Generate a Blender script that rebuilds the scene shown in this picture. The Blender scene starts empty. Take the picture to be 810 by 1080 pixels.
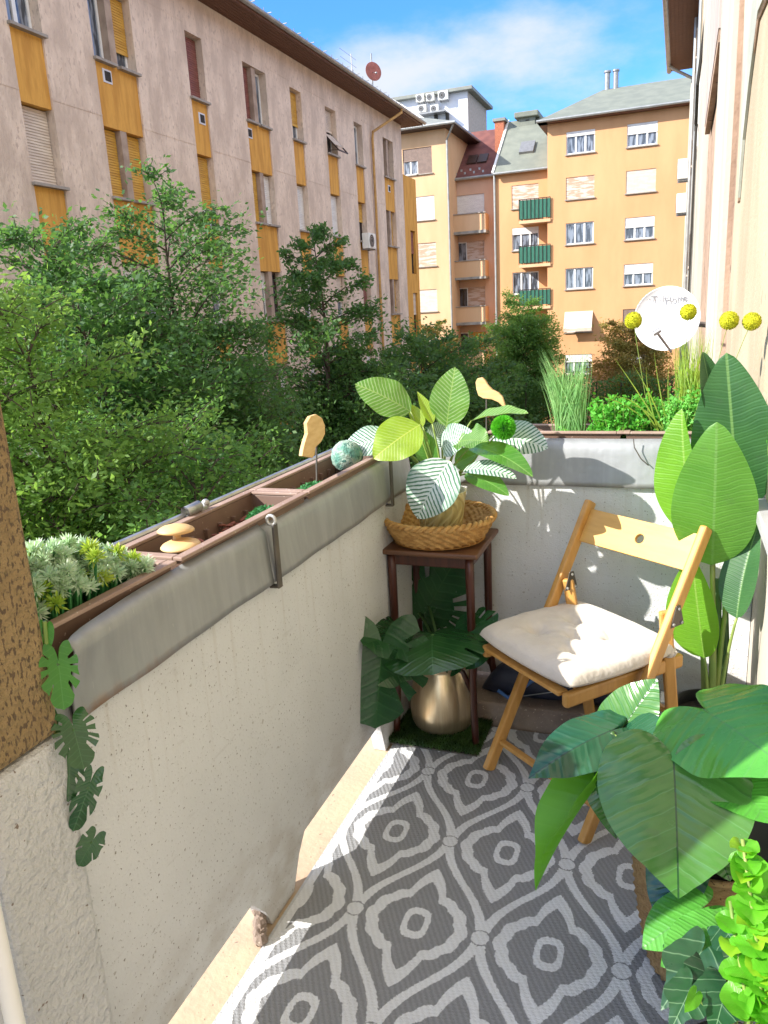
import bpy, math, random
import numpy as np
from mathutils import Vector, Matrix, noise

# ------------------------------------------------------------------ camera, sky, sun, exposure
SC = bpy.context.scene
COL = SC.collection
F_PX = 811.0                                    # focal length in pixels of the 810 x 1080 frame
EYE = Vector((0.0, 0.0, 1.48))
_a = Vector((718 - 405, 540 - 314, F_PX)).normalized()
_u = -Vector((575 - 405, 540 - 3700, F_PX)).normalized()
_u = (_u - _a * _u.dot(_a)).normalized()
_x = _u.cross(_a)
ROT = Matrix((_x, _a, _u))                      # rows: world axes seen from the camera (right, up, forward)
cam_d = bpy.data.cameras.new('camera')
cam = bpy.data.objects.new('camera', cam_d)
COL.objects.link(cam)
cam_d.sensor_fit = 'VERTICAL'
cam_d.sensor_height = 36.0
cam_d.lens = F_PX / 1080 * 36
cam_d.clip_start = 0.05
cam_d.clip_end = 3000
r3 = Matrix((ROT.col[0], ROT.col[1], -ROT.col[2])).transposed()
cam.matrix_world = Matrix.Translation(EYE) @ r3.to_4x4()
SC.camera = cam

SUN_DIR = Vector((-1.0, -0.75, 0.82)).normalized()   # towards the sun
SUN_EL = math.asin(SUN_DIR.z)
SUN_AZ = math.atan2(SUN_DIR.x, SUN_DIR.y)            # from +Y towards +X
w = bpy.data.worlds.new('World'); SC.world = w; w.use_nodes = True
SKY_STRENGTH = 0.15
SUN_STRENGTH = 3.5
SC.view_settings.view_transform = 'Standard'
SC.view_settings.look = 'None'
SC.view_settings.exposure = 1.5
SC.view_settings.gamma = 1.0

# ------------------------------------------------------------------ node helpers
class E:
    """a float or vector socket with arithmetic that builds Math nodes"""
    def __init__(s, nt, sock): s.nt, s.s = nt, sock
    def _op(s, op, *o):
        n = s.nt.nodes.new('ShaderNodeMath'); n.operation = op
        for i, q in enumerate((s,) + o):
            if isinstance(q, E): s.nt.links.new(q.s, n.inputs[i])
            else: n.inputs[i].default_value = q
        return E(s.nt, n.outputs[0])
    def __add__(s, o): return s._op('ADD', o)
    def __radd__(s, o): return s._op('ADD', o)
    def __sub__(s, o): return s._op('SUBTRACT', o)
    def __rsub__(s, o): return E.const(s.nt, o)._op('SUBTRACT', s)
    def __mul__(s, o): return s._op('MULTIPLY', o)
    def __rmul__(s, o): return s._op('MULTIPLY', o)
    def __truediv__(s, o): return s._op('DIVIDE', o)
    def __neg__(s): return s._op('MULTIPLY', -1.0)
    @staticmethod
    def const(nt, v):
        n = nt.nodes.new('ShaderNodeValue'); n.outputs[0].default_value = v; return E(nt, n.outputs[0])
    def abs(s): return s._op('ABSOLUTE')
    def pow(s, o): return s._op('POWER', o)
    def sin(s): return s._op('SINE')
    def lt(s, o): return s._op('LESS_THAN', o)
    def gt(s, o): return s._op('GREATER_THAN', o)
    def min(s, o): return s._op('MINIMUM', o)
    def max(s, o): return s._op('MAXIMUM', o)
    def atan2(s, o): return s._op('ARCTAN2', o)
    def frac(s): return s._op('FRACT')
    def round(s): return s._op('ROUND')
    def sqrt(s): return s._op('SQRT')
    def clamp(s):
        e = s._op('ADD', 0.0); e.s.node.use_clamp = True; return e
    def ramp(s, a, b):
        n = s.nt.nodes.new('ShaderNodeMapRange'); n.interpolation_type = 'SMOOTHSTEP'
        s.nt.links.new(s.s, n.inputs['Value']); n.inputs['From Min'].default_value = a; n.inputs['From Max'].default_value = b
        return E(s.nt, n.outputs[0])

def mixc(nt, fac, c1, c2, blend='MIX'):
    n = nt.nodes.new('ShaderNodeMix'); n.data_type = 'RGBA'; n.blend_type = blend
    for q, i in ((fac, 0), (c1, 6), (c2, 7)):
        if isinstance(q, E): nt.links.new(q.s, n.inputs[i])
        elif hasattr(q, 'is_output'): nt.links.new(q, n.inputs[i])
        elif i == 0: n.inputs[0].default_value = q
        else: n.inputs[i].default_value = (*q[:3], 1)
    return n.outputs[2]

def coord(nt, which='Object', scale=(1, 1, 1), loc=(0, 0, 0)):
    t = nt.nodes.new('ShaderNodeTexCoord'); m = nt.nodes.new('ShaderNodeMapping')
    m.inputs['Scale'].default_value = scale; m.inputs['Location'].default_value = loc
    nt.links.new(t.outputs[which], m.inputs['Vector'])
    return m.outputs[0]

def sep(nt, vec):
    n = nt.nodes.new('ShaderNodeSeparateXYZ'); nt.links.new(vec, n.inputs[0])
    return [E(nt, n.outputs[i]) for i in range(3)]

def noise_n(nt, vec, scale, detail=4, rough=0.55):
    n = nt.nodes.new('ShaderNodeTexNoise'); nt.links.new(vec, n.inputs['Vector'])
    n.inputs['Scale'].default_value = scale; n.inputs['Detail'].default_value = detail; n.inputs['Roughness'].default_value = rough
    return E(nt, n.outputs['Fac'])

def new_mat(name):
    m = bpy.data.materials.new(name); m.use_nodes = True
    nt = m.node_tree; b = nt.nodes['Principled BSDF']
    return m, nt, b

def set_bump(nt, b, h, strength, dist=0.01):
    n = nt.nodes.new('ShaderNodeBump'); n.inputs['Strength'].default_value = strength; n.inputs['Distance'].default_value = dist
    nt.links.new(h.s, n.inputs['Height']); nt.links.new(n.outputs[0], b.inputs['Normal'])

def mat(name, c, rough=0.7, c2=None, scale=6, stretch=(1, 1, 1), lo=0.35, hi=0.65, metal=0, spec=0.5,
        bump=0, bscale=40, bdist=0.01, bstretch=(1, 1, 1), speck=None, speck_scale=90, speck_cut=0.66, fine=0.0, detail=5, speck_stretch=(1, 1, 1)):
    """two colours blended by noise, optional specks, optional bump"""
    m, nt, b = new_mat(name)
    if c2 is None: c2 = tuple(x * 0.8 for x in c)
    v = coord(nt, 'Object', stretch)
    f = noise_n(nt, v, scale, detail).ramp(lo, hi)
    col = mixc(nt, f, c, c2)
    if fine:
        g = noise_n(nt, v, scale * 7, 3)
        col = mixc(nt, (g - 0.5) * fine + 0.5 * fine, col, tuple(x * 0.45 for x in c))
    if speck:
        v2 = coord(nt, 'Object', speck_stretch)
        s = noise_n(nt, v2, speck_scale, 2, 0.5).ramp(speck_cut, speck_cut + 0.05)
        col = mixc(nt, s, col, speck)
    nt.links.new(col, b.inputs['Base Color'])
    b.inputs['Roughness'].default_value = rough
    b.inputs['Metallic'].default_value = metal
    b.inputs['Specular IOR Level'].default_value = spec
    if bump:
        set_bump(nt, b, noise_n(nt, coord(nt, 'Object', bstretch), bscale, 4), bump, bdist)
    return m

def leaf_mat(name, c, c2, vein=None, freq=9, slope=0.6, vwidth=0.12, vstr=0.7, trans=0.35, tcol=None, rough=0.4,
             midrib=None, bump=0.4, patch=0.0, stripe=None, swidth=0.45, spec=0.5, back=None):
    """leaf: UV = flat leaf coordinates (x across, y along, length 1); lateral veins follow y - slope*|x|"""
    m, nt, b = new_mat(name)
    uv = nt.nodes.new('ShaderNodeUVMap').outputs[0]
    x, y, _ = sep(nt, uv)
    ob = coord(nt, 'Object')
    n1 = noise_n(nt, ob, 9, 4)
    col = mixc(nt, n1.ramp(0.35, 0.65), c, c2)
    wob = (noise_n(nt, uv, 5, 1) - 0.5) * 0.05
    ph = (y - x.abs() * slope + wob) * freq
    tri = ((ph.frac() - 0.5).abs()) * 2.0               # 1 at the vein, 0 between
    if stripe:
        edge = (1.0 - (x.abs() * 2.2).pow(3.0)).clamp()
        sf = (tri + (noise_n(nt, uv, 16, 3) - 0.5) * 0.75).ramp(1 - swidth - 0.12, 1 - swidth + 0.12) * edge
        col = mixc(nt, sf * vstr, col, stripe)
    if vein:
        vf = tri.ramp(1 - vwidth, 1.0)
        col = mixc(nt, vf * vstr, col, vein)
    if midrib:
        mf = x.abs().ramp(0.011, 0.004)
        col = mixc(nt, mf, col, midrib)
    if back:
        g = nt.nodes.new('ShaderNodeNewGeometry')
        col = mixc(nt, E(nt, g.outputs['Backfacing']), col, back)
    bl = noise_n(nt, coord(nt, 'Object', (1, 1, 1), (3, 1, 2)), 26, 4).ramp(.56, .74)
    col = mixc(nt, bl * .30, col, tuple(q * .55 + .03 for q in c))
    col = mixc(nt, noise_n(nt, coord(nt, 'Object', (1, 1, 1), (7, 5, 2)), 3.5, 2).ramp(.5, .75) * .30, col, tuple(min(1, q * 1.35 + .02) for q in c2))
    nt.links.new(col, b.inputs['Base Color'])
    rg = noise_n(nt, ob, 17, 3) * .22 + (rough - .10)
    nt.links.new(rg.s, b.inputs['Roughness'])
    b.inputs['Specular IOR Level'].default_value = spec
    set_bump(nt, b, (tri.ramp(.55, 1.0) * -.7) + (tri * 3.14).sin() * .25 + noise_n(nt, ob, 14, 2) * 0.35, bump * .32, 0.003)
    if trans:
        t = nt.nodes.new('ShaderNodeBsdfTranslucent')
        if tcol: t.inputs['Color'].default_value = (*tcol, 1)
        else: nt.links.new(col, t.inputs['Color'])
        mx = nt.nodes.new('ShaderNodeMixShader'); mx.inputs[0].default_value = trans
        nt.links.new(b.outputs[0], mx.inputs[1]); nt.links.new(t.outputs[0], mx.inputs[2])
        nt.links.new(mx.outputs[0], nt.nodes['Material Output'].inputs['Surface'])
    return m

def foliage_mat(name, c, c2, trans=0.3, tcol=None, scale=1.2, rough=0.55, c3=None):
    m, nt, b = new_mat(name)
    ob = coord(nt, 'Object')
    col = mixc(nt, noise_n(nt, ob, scale, 3).ramp(0.38, 0.62), c, c2)
    col = mixc(nt, noise_n(nt, ob, 25, 1).ramp(0.45, 0.7) * 0.6, col, c3 or tuple(min(1, q * 1.5) for q in c2))
    nt.links.new(col, b.inputs['Base Color'])
    b.inputs['Roughness'].default_value = rough
    b.inputs['Specular IOR Level'].default_value = 0.35
    t = nt.nodes.new('ShaderNodeBsdfTranslucent')
    if tcol: t.inputs['Color'].default_value = (*tcol, 1)
    else: nt.links.new(col, t.inputs['Color'])
    mx = nt.nodes.new('ShaderNodeMixShader'); mx.inputs[0].default_value = trans
    nt.links.new(b.outputs[0], mx.inputs[1]); nt.links.new(t.outputs[0], mx.inputs[2])
    nt.links.new(mx.outputs[0], nt.nodes['Material Output'].inputs['Surface'])
    return m

# ------------------------------------------------------------------ geometry helpers
def at(px, py, x=None, y=None, z=None):
    """the point where the line of sight through a pixel of the photograph meets a plane x=, y= or z= of the place"""
    d = ROT @ Vector((px - 405, 540 - py, F_PX))
    k, v = (0, x) if x is not None else (1, y) if y is not None else (2, z)
    return EYE + d * ((v - EYE[k]) / d[k])

LOC = {}
def _tag(o, label, cat, group):
    if label: o['label'] = label
    if cat: o['category'] = cat
    if group: o['group'] = group

def thing(name, label, cat, loc, group=None):
    o = bpy.data.objects.new(name, None); COL.objects.link(o)
    o.empty_display_size = 0.05
    o.location = loc; LOC[o] = Vector(loc); _tag(o, label, cat, group)
    return o

def tag(o, label, cat, group=None):
    _tag(o, label, cat, group); return o

def structure(o, kind='structure'):
    o['kind'] = kind; return o

def dup(root, delta, label=None, rot=None):
    """a copy of a thing, its parts and their sub-parts"""
    def cp(o, parent):
        c = o.copy(); COL.objects.link(c)
        if parent: c.parent = parent
        for ch in KIDS.get(o, []): cp(ch, c)
        return c
    r = cp(root, None); r.location = LOC[root] + Vector(delta)
    if rot: r.rotation_euler = rot
    if label: r['label'] = label
    return r
KIDS = {}

class MB:
    def __init__(s): s.v = []; s.f = []; s.uv = {}; s.mi = []
    def add(s, vs, fs, uv=None):
        b = len(s.v); s.v.extend([tuple(q) for q in vs]); s.f.extend([tuple(i + b for i in f) for f in fs])
        if uv is not None:
            for i, q in enumerate(uv): s.uv[b + i] = q
        return s
    def fbox(s, fr, u0, u1, v0, v1, n0, n1):
        O, U, V, N = fr
        P = [O + U * a + V * b + N * c for a in (u0, u1) for b in (v0, v1) for c in (n0, n1)]
        return s.add(P, [(0, 1, 3, 2), (4, 6, 7, 5), (0, 4, 5, 1), (2, 3, 7, 6), (0, 2, 6, 4), (1, 5, 7, 3)])
    def box(s, x0, x1, y0, y1, z0, z1):
        return s.fbox(WF, x0, x1, y0, y1, z0, z1)
    def bar(s, p, q, w, h, up=(0, 0, 1)):
        p = Vector(p); q = Vector(q); d = q - p; L = d.length; d.normalize()
        side = d.cross(Vector(up))
        if side.length < 1e-4: side = d.cross(Vector((1, 0, 0)))
        side.normalize(); u = side.cross(d)
        return s.fbox((p, d, side, u), 0, L, -w / 2, w / 2, -h / 2, h / 2)
    def tube(s, pts, rad, n=8, cap=True):
        pts = [Vector(p) for p in pts]
        if not hasattr(rad, '__len__'): rad = [rad] * len(pts)
        vs = []; fs = []
        t0 = (pts[1] - pts[0]).normalized()
        a = t0.orthogonal().normalized()
        for i, p in enumerate(pts):
            t = (pts[min(i + 1, len(pts) - 1)] - pts[max(i - 1, 0)])
            if t.length < 1e-9: t = t0.copy()
            t.normalize(); a = (a - t * a.dot(t))
            if a.length < 1e-6: a = t.orthogonal()
            a.normalize(); bb = t.cross(a)
            for k in range(n):
                g = 2 * math.pi * k / n
                vs.append(p + (a * math.cos(g) + bb * math.sin(g)) * rad[i])
        for i in range(len(pts) - 1):
            for k in range(n):
                fs.append((i * n + k, i * n + (k + 1) % n, (i + 1) * n + (k + 1) % n, (i + 1) * n + k))
        if cap:
            fs.append(tuple(range(n))[::-1]); fs.append(tuple((len(pts) - 1) * n + k for k in range(n)))
        return s.add(vs, fs)
    def lathe(s, c, prof, n=32, axis=(0, 0, 1), fn=None, caps=(True, False)):
        c = Vector(c); ax = Vector(axis).normalized(); a = ax.orthogonal().normalized() if abs(ax.z) < 0.99 else Vector((1, 0, 0)); b = ax.cross(a)
        vs = []; fs = []
        for i, (r, h) in enumerate(prof):
            for k in range(n):
                g = 2 * math.pi * k / n; rr = fn(r, h, g, i) if fn else r
                vs.append(c + (a * math.cos(g) + b * math.sin(g)) * rr + ax * h)
        for i in range(len(prof) - 1):
            for k in range(n):
                fs.append((i * n + k, i * n + (k + 1) % n, (i + 1) * n + (k + 1) % n, (i + 1) * n + k))
        if caps[0]: fs.append(tuple(range(n))[::-1])
        if caps[1]: fs.append(tuple((len(prof) - 1) * n + k for k in range(n)))
        return s.add(vs, fs)
    def prism(s, pts, ext):
        pts = [Vector(p) for p in pts]; e = Vector(ext); n = len(pts)
        return s.add(pts + [p + e for p in pts], [tuple(range(n))[::-1], tuple(range(n, 2 * n))] + [(i, (i + 1) % n, n + (i + 1) % n, n + i) for i in range(n)])
    def ball(s, c, r, n=12, m=8, fn=None, sc=(1, 1, 1)):
        c = Vector(c); vs = []; fs = []
        for i in range(m + 1):
            th = math.pi * i / m
            for k in range(n):
                ph = 2 * math.pi * k / n
                d = Vector((math.sin(th) * math.cos(ph), math.sin(th) * math.sin(ph), math.cos(th)))
                rr = r * (fn(d) if fn else 1)
                vs.append(c + Vector((d.x * sc[0], d.y * sc[1], d.z * sc[2])) * rr)
        for i in range(m):
            for k in range(n):
                fs.append((i * n + k, (i + 1) * n + k, (i + 1) * n + (k + 1) % n, i * n + (k + 1) % n))
        return s.add(vs, fs)
    def build(s, name, m, parent=None, smooth=False, bevel=0, loc=None, solid=0):
        me = bpy.data.meshes.new(name)
        o0 = LOC.get(parent, Vector((0, 0, 0))) if parent else Vector(loc or (0, 0, 0))
        me.from_pydata([(q[0] - o0.x, q[1] - o0.y, q[2] - o0.z) for q in s.v], [], s.f)
        if s.uv:
            l = me.uv_layers.new(name='UVMap')
            idx = np.empty(len(me.loops), dtype=np.int32); me.loops.foreach_get('vertex_index', idx)
            arr = np.array([s.uv.get(i, (0, 0)) for i in range(len(s.v))], dtype=np.float32)
            l.data.foreach_set('uv', arr[idx].ravel())
        if smooth: me.polygons.foreach_set('use_smooth', [True] * len(me.polygons))
        me.update()
        o = bpy.data.objects.new(name, me); COL.objects.link(o)
        for q in (m if isinstance(m, (list, tuple)) else [m]): me.materials.append(q)
        if parent:
            o.parent = parent; KIDS.setdefault(parent, []).append(o); LOC[o] = o0
        else:
            o.location = o0; LOC[o] = o0
        if solid:
            md = o.modifiers.new('solid', 'SOLIDIFY'); md.thickness = solid; md.offset = 0
        if bevel:
            md = o.modifiers.new('bevel', 'BEVEL'); md.width = bevel; md.segments = 2; md.limit_method = 'ANGLE'
        return o
WF = (Vector((0, 0, 0)), Vector((1, 0, 0)), Vector((0, 1, 0)), Vector((0, 0, 1)))

def holes_wall(mb, fr, u0, u1, v0, v1, holes, depth):
    """a wall face with rectangular openings and their reveals; holes = (u0,u1,v0,v1[,depth])"""
    us = sorted({u0, u1, *[min(max(h[i], u0), u1) for h in holes for i in (0, 1)]})
    vs = sorted({v0, v1, *[min(max(h[i], v0), v1) for h in holes for i in (2, 3)]})
    O, U, V, N = fr
    P = lambda a, b, c=0.0: O + U * a + V * b + N * c
    for i in range(len(us) - 1):
        for j in range(len(vs) - 1):
            cu = (us[i] + us[i + 1]) / 2; cv = (vs[j] + vs[j + 1]) / 2
            if any(h[0] < cu < h[1] and h[2] < cv < h[3] for h in holes): continue
            mb.add([P(us[i], vs[j]), P(us[i + 1], vs[j]), P(us[i + 1], vs[j + 1]), P(us[i], vs[j + 1])], [(0, 1, 2, 3)])
    for h in holes:
        a, b, c, d = h[:4]; q = -(h[4] if len(h) > 4 else depth)
        for p1, p2 in (((a, c), (b, c)), ((b, c), (b, d)), ((b, d), (a, d)), ((a, d), (a, c))):
            mb.add([P(*p1), P(*p2), P(*p2, q), P(*p1, q)], [(0, 3, 2, 1)])

# --- leaves
def bez(p0, p1, p2, n):
    return [p0 * (1 - t) ** 2 + p1 * 2 * t * (1 - t) + p2 * t * t for t in [i / (n - 1) for i in range(n)]]

def strip_leaf(mb, base, tip, width, nrm, arch=0.1, fold=0.15, shape='ovate', nv=22, nu=7, wave=0.0, twist=0.0, uvs=1.0, sides=(1, 1)):
    """long leaf along base->tip; nrm = the side that faces up; arch bends it, fold lifts the two halves"""
    base = Vector(base); tip = Vector(tip); n = Vector(nrm); d = tip - base; L = d.length; dn = d.normalized()
    n = (n - dn * n.dot(dn)).normalized()
    SH = {'ovate': lambda t: (math.sin(math.pi * min(1, t ** 0.82)) ** 0.72 if 0 < t < 1 else 0),
          'paddle': lambda t: (math.sin(math.pi * min(1, t ** 0.9)) ** 0.62 * (1.12 - 0.38 * t) if 0 < t < 1 else 0),
          'lance': lambda t: (math.sin(math.pi * min(1, t ** 0.72)) ** 0.9 if 0 < t < 1 else 0)}[shape]
    vs = []; uv = []; rnd = random.random() * 6
    for i in range(nv + 1):
        t = i / nv
        p = base + d * t + n * (arch * L * 4 * t * (1 - t))
        tg = (d + n * (arch * L * 4 * (1 - 2 * t))).normalized()
        nn = (n - tg * n.dot(tg)).normalized(); bb = tg.cross(nn)
        a = twist * (t - 0.3)
        b2 = bb * math.cos(a) + nn * math.sin(a); n2 = nn * math.cos(a) - bb * math.sin(a)
        hw = width / 2 * SH(t)
        for k in range(-nu, nu + 1):
            q = k / nu
            sd = sides[0] if q < 0 else sides[1]
            x = q * hw * sd
            z = fold * abs(x) + wave * width * math.sin(t * 17 + rnd + (2 if q < 0 else 0)) * q * q
            vs.append(p + b2 * x + n2 * z); uv.append((x / L * uvs, t * uvs))
    m = 2 * nu + 1
    mb.add(vs, [(i * m + k, i * m + k + 1, (i + 1) * m + k + 1, (i + 1) * m + k) for i in range(nv) for k in range(2 * nu)], uv)
    return mb

HEART = [(0, 1.0), (8, .92), (20, .83), (40, .75), (65, .68), (90, .63), (115, .61), (140, .60), (155, .54), (166, .40), (174, .22), (180, .10)]
HEART2 = [(0, 1.0), (7, .92), (18, .84), (36, .77), (60, .70), (85, .64), (105, .59), (122, .53), (138, .45), (152, .35), (164, .24), (173, .14), (180, .07)]
IVY = [(0, 1.0), (10, .85), (25, .66), (40, .62), (58, .74), (68, .78), (80, .66), (100, .56), (120, .60), (135, .62), (150, .5), (165, .33), (180, .12)]
ROUND = [(0, 1.0), (15, .96), (40, .88), (70, .80), (100, .76), (130, .70), (155, .55), (170, .33), (180, .15)]
def polar_leaf(mb, att, tip, width, nrm, droop=0.12, cup=0.12, outline=HEART, cuts=0, cut_in=0.45, nt=96, nr=9, wave=0.02, sidecurl=0.0, seed=1):
    """heart shaped leaf: att = where the stalk meets the blade, tip = its point"""
    att = Vector(att); tip = Vector(tip); d = tip - att; L = d.length; Y = d.normalized()
    n = Vector(nrm); n = (n - Y * n.dot(Y)).normalized(); X = Y.cross(n)
    T = [a for a, _ in outline]; Rr = [r for _, r in outline]
    rr = random.Random(seed)
    mx = max(r * math.sin(math.radians(a)) for a, r in outline)
    sx = width / 2 / (mx * L)
    gaps = set()
    if cuts:
        for side in (-1, 1):
            for k in range(cuts):
                a = 22 + (128 - 22) * (k + 0.5) / cuts + rr.uniform(-3, 3)
                i = int(round((side * a + 180) / 360 * nt)) % nt
                gaps.add(i)
                if rr.random() < 0.6: gaps.add((i + side) % nt)
    vs = [att]; uv = [(0, 0)]
    ph = rr.uniform(0, 6)
    for j in range(1, nr + 1):
        rho = j / nr
        for i in range(nt):
            a = -180 + 360 * i / nt
            r = float(np.interp(abs(a), T, Rr)) * rho
            if cuts: r *= 1 - 0.05 * rho * (1 + math.cos(math.radians(a) * 9 * (1 if a > 0 else -1)))
            x = r * math.sin(math.radians(a)); y = r * math.cos(math.radians(a))
            z = droop * y * (1 - y) + cup * abs(x) - sidecurl * x * x + wave * (math.sin(math.radians(a) * 4 + ph) + .5 * math.sin(math.radians(a) * 9 + ph * 2)) * rho * rho * rho
            vs.append(att + X * (x * sx * L) + Y * (y * L) + n * (z * L)); uv.append((x * sx, y))
    fs = [(0, 1 + i, 1 + (i + 1) % nt) for i in range(nt)]
    for j in range(1, nr):
        for i in range(nt):
            if i in gaps and j / nr >= cut_in: continue
            fs.append((1 + (j - 1) * nt + i, 1 + j * nt + i, 1 + j * nt + (i + 1) % nt, 1 + (j - 1) * nt + (i + 1) % nt))
    mb.add(vs, fs, uv)
    return mb

def leaf_cloud(name, m, parent, C, A, B, loc=None):
    """many small leaves as one mesh: centres C, half-length vectors A, half-width vectors B (numpy n x 3)"""
    n = len(C); o0 = np.array(LOC[parent] if parent else (loc or (0, 0, 0)))
    V = np.empty((n, 4, 3)); V[:, 0] = C - A; V[:, 1] = C + B; V[:, 2] = C + A; V[:, 3] = C - B
    V = (V - o0).reshape(-1, 3)
    me = bpy.data.meshes.new(name)
    me.vertices.add(4 * n); me.loops.add(4 * n); me.polygons.add(n)
    me.vertices.foreach_set('co', V.astype(np.float32).ravel())
    me.loops.foreach_set('vertex_index', np.arange(4 * n, dtype=np.int32))
    me.polygons.foreach_set('loop_start', np.arange(0, 4 * n, 4, dtype=np.int32))
    me.update(calc_edges=True)
    me.materials.append(m)
    o = bpy.data.objects.new(name, me); COL.objects.link(o)
    if parent:
        o.parent = parent; KIDS.setdefault(parent, []).append(o); LOC[o] = Vector(o0)
    else: o.location = o0; LOC[o] = Vector(o0)
    return o

def unit(a): return a / np.maximum(np.linalg.norm(a, axis=-1, keepdims=True), 1e-9)

def cloud_leaves(rng, C, size, up=0.6, dirs=None, wr=0.42):
    n = len(C)
    nrm = unit(rng.normal(size=(n, 3)) * 0.75 + np.array([0, 0, up]))
    d = rng.normal(size=(n, 3)) if dirs is None else dirs + rng.normal(size=(n, 3)) * 0.6
    a = unit(d - nrm * (d * nrm).sum(1, keepdims=True))
    b = np.cross(nrm, a)
    s = size * rng.uniform(0.6, 1.25, size=(n, 1)) / 2
    return a * s, b * s * wr * 2 * 0.5 * 1.0

# ------------------------------------------------------------------ sky and sun
nt = w.node_tree
bg = nt.nodes['Background']
sky = nt.nodes.new('ShaderNodeTexSky'); sky.sky_type = 'NISHITA'; sky.sun_disc = False
sky.sun_elevation = SUN_EL; sky.sun_rotation = SUN_AZ
sky.air_density = 1.0; sky.dust_density = 0.1; sky.ozone_density = 6.0
gen = nt.nodes.new('ShaderNodeTexCoord').outputs['Generated']
gx, gy, gz = sep(nt, gen)
proj = nt.nodes.new('ShaderNodeCombineXYZ')
for i, q in enumerate((gx / (gz + 0.25), gy / (gz + 0.25), gz * 0.5)): nt.links.new(q.s, proj.inputs[i])
n1 = noise_n(nt, proj.outputs[0], 2.3, 9, 0.58)
def lobe(px, py, wide, high):
    d = (ROT @ Vector((px - 405, 540 - py, F_PX))).normalized()
    az = math.atan2(d.x, d.y); el = math.asin(d.z)
    A = (gx.atan2(gy) - az) / wide; B = (gz - math.sin(el)) / high
    return (1.0 - (A * A + B * B)).max(0.0)
cl = lobe(490, 80, 0.19, 0.075) + lobe(655, 40, 0.20, 0.08) * 0.45 + lobe(400, 90, 0.12, 0.05) * 0.5
cm = (n1 - 0.55 + cl * 0.34).ramp(0.0, 0.40)
wide = (noise_n(nt, proj.outputs[0], 1.1, 6) - 0.5).ramp(0.0, 0.25) * 0.16
blue = mixc(nt, 1.0, sky.outputs[0], (.35, .61, .88), 'MULTIPLY')
col = mixc(nt, (cm * 0.95 + wide).min(1.0), blue, (2.1, 2.2, 2.38))
# added fill light: broken bright cloud put into the sky outside this view
fill_cloud = (0.60 - gy).ramp(0.0, 0.35) * (noise_n(nt, proj.outputs[0], 1.6, 6) - 0.32).ramp(0.0, 0.3) * gz.ramp(-.05, .1)
col = mixc(nt, fill_cloud, col, (4.9, 5.0, 5.25))
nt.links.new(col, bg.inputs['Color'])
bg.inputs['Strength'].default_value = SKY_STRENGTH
sd = bpy.data.lights.new('sun', 'SUN'); sd.energy = SUN_STRENGTH; sd.angle = math.radians(0.53); sd.color = (1.0, 0.945, 0.86)
so = bpy.data.objects.new('sun', sd); COL.objects.link(so)
so.rotation_euler = SUN_DIR.to_track_quat('Z', 'Y').to_euler(); so.location = (-20, -15, 25)

# ------------------------------------------------------------------ materials of the street
M = {}
M['plaster_pink'] = mat('pink_grey_concrete', (.82, .66, .53), .9, (.60, .47, .375), 1.5, (1.3, 1.3, .55), .36, .66, speck=(.54, .42, .34), speck_scale=9, speck_cut=.59, speck_stretch=(1.5, 1.5, .75), bump=.6, bscale=7, bdist=.05, bstretch=(1.5, 1.5, .8), fine=.5)
M['plaster_orange'] = mat('ochre_render', (.74, .385, .075), .85, (.56, .265, .045), 2.0, (3, 3, .4), .38, .66, fine=.5, bump=.3, bscale=12, bdist=.02, bstretch=(3, 3, .5))
M['reveal'] = mat('reveal_render', (.42, .32, .25), .9, (.30, .22, .17), 3)
M['wood_soffit'] = mat('brown_soffit_boards', (.17, .075, .04), .7, (.11, .045, .025), 4, (1, 12, 1))
M['gutter'] = mat('zinc_gutter', (.36, .37, .36), .45, (.28, .29, .28), 3, metal=.5)
M['roof_grey'] = mat('grey_roof_sheet', (.24, .25, .22), .7, (.19, .20, .18), 2, fine=.2)
M['roof_green'] = mat('grey_green_roof', (.20, .215, .175), .75, (.16, .175, .145), 1.5, fine=.25)
M['roof_red'] = mat('dark_red_roof_tiles', (.19, .068, .055), .85, (.13, .045, .04), 2, fine=.4)
M['white'] = mat('white_window_paint', (.80, .80, .78), .4, (.72, .72, .70), 3)
M['frame_brown'] = mat('dark_brown_frame', (.05, .025, .018), .5)
M['shutter_white'] = mat('white_shutter', (.74, .72, .68), .5, (.66, .63, .6), 2, (1, 1, 4))
M['shutter_cream'] = mat('cream_shutter', (.66, .56, .45), .55, (.55, .45, .36), 2, (1, 1, 4))
M['shutter_yellow'] = mat('yellow_shutter', (.62, .36, .06), .55, (.5, .27, .04), 2, (1, 1, 5))
M['shutter_brown'] = mat('red_brown_shutter', (.26, .095, .07), .6, (.2, .07, .05), 2, (1, 1, 5))
M['shutter_wood'] = mat('faded_wood_shutter', (.46, .30, .20), .65, (.62, .50, .42), 1.4, (1, 1, 6), .45, .55)
M['shutter_grey'] = mat('grey_brown_shutter', (.22, .15, .12), .65)
M['screen'] = mat('dark_box', (.03, .025, .02), .8)
def glass_mat(name, c, c2):
    m, nt, b = new_mat(name)
    v = coord(nt, 'Object', (3, 3, .6))
    col = mixc(nt, noise_n(nt, v, 2.5, 3).ramp(.42, .58), c, c2)
    nt.links.new(col, b.inputs['Base Color']); b.inputs['Roughness'].default_value = .06
    b.inputs['Specular IOR Level'].default_value = .8
    return m
M['glass'] = glass_mat('window_glass', (.05, .06, .075), (.22, .25, .30))
M['glass_sky'] = glass_mat('skylight_glass', (.10, .25, .42), (.18, .34, .52))
M['glass_dark'] = glass_mat('dark_glass', (.02, .02, .022), (.07, .07, .08))
M['orange_wall'] = mat('orange_render', (.66, .36, .175), .9, (.58, .305, .14), .6, (1, 1, .3), lo=.3, hi=.7, fine=.16)
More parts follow.
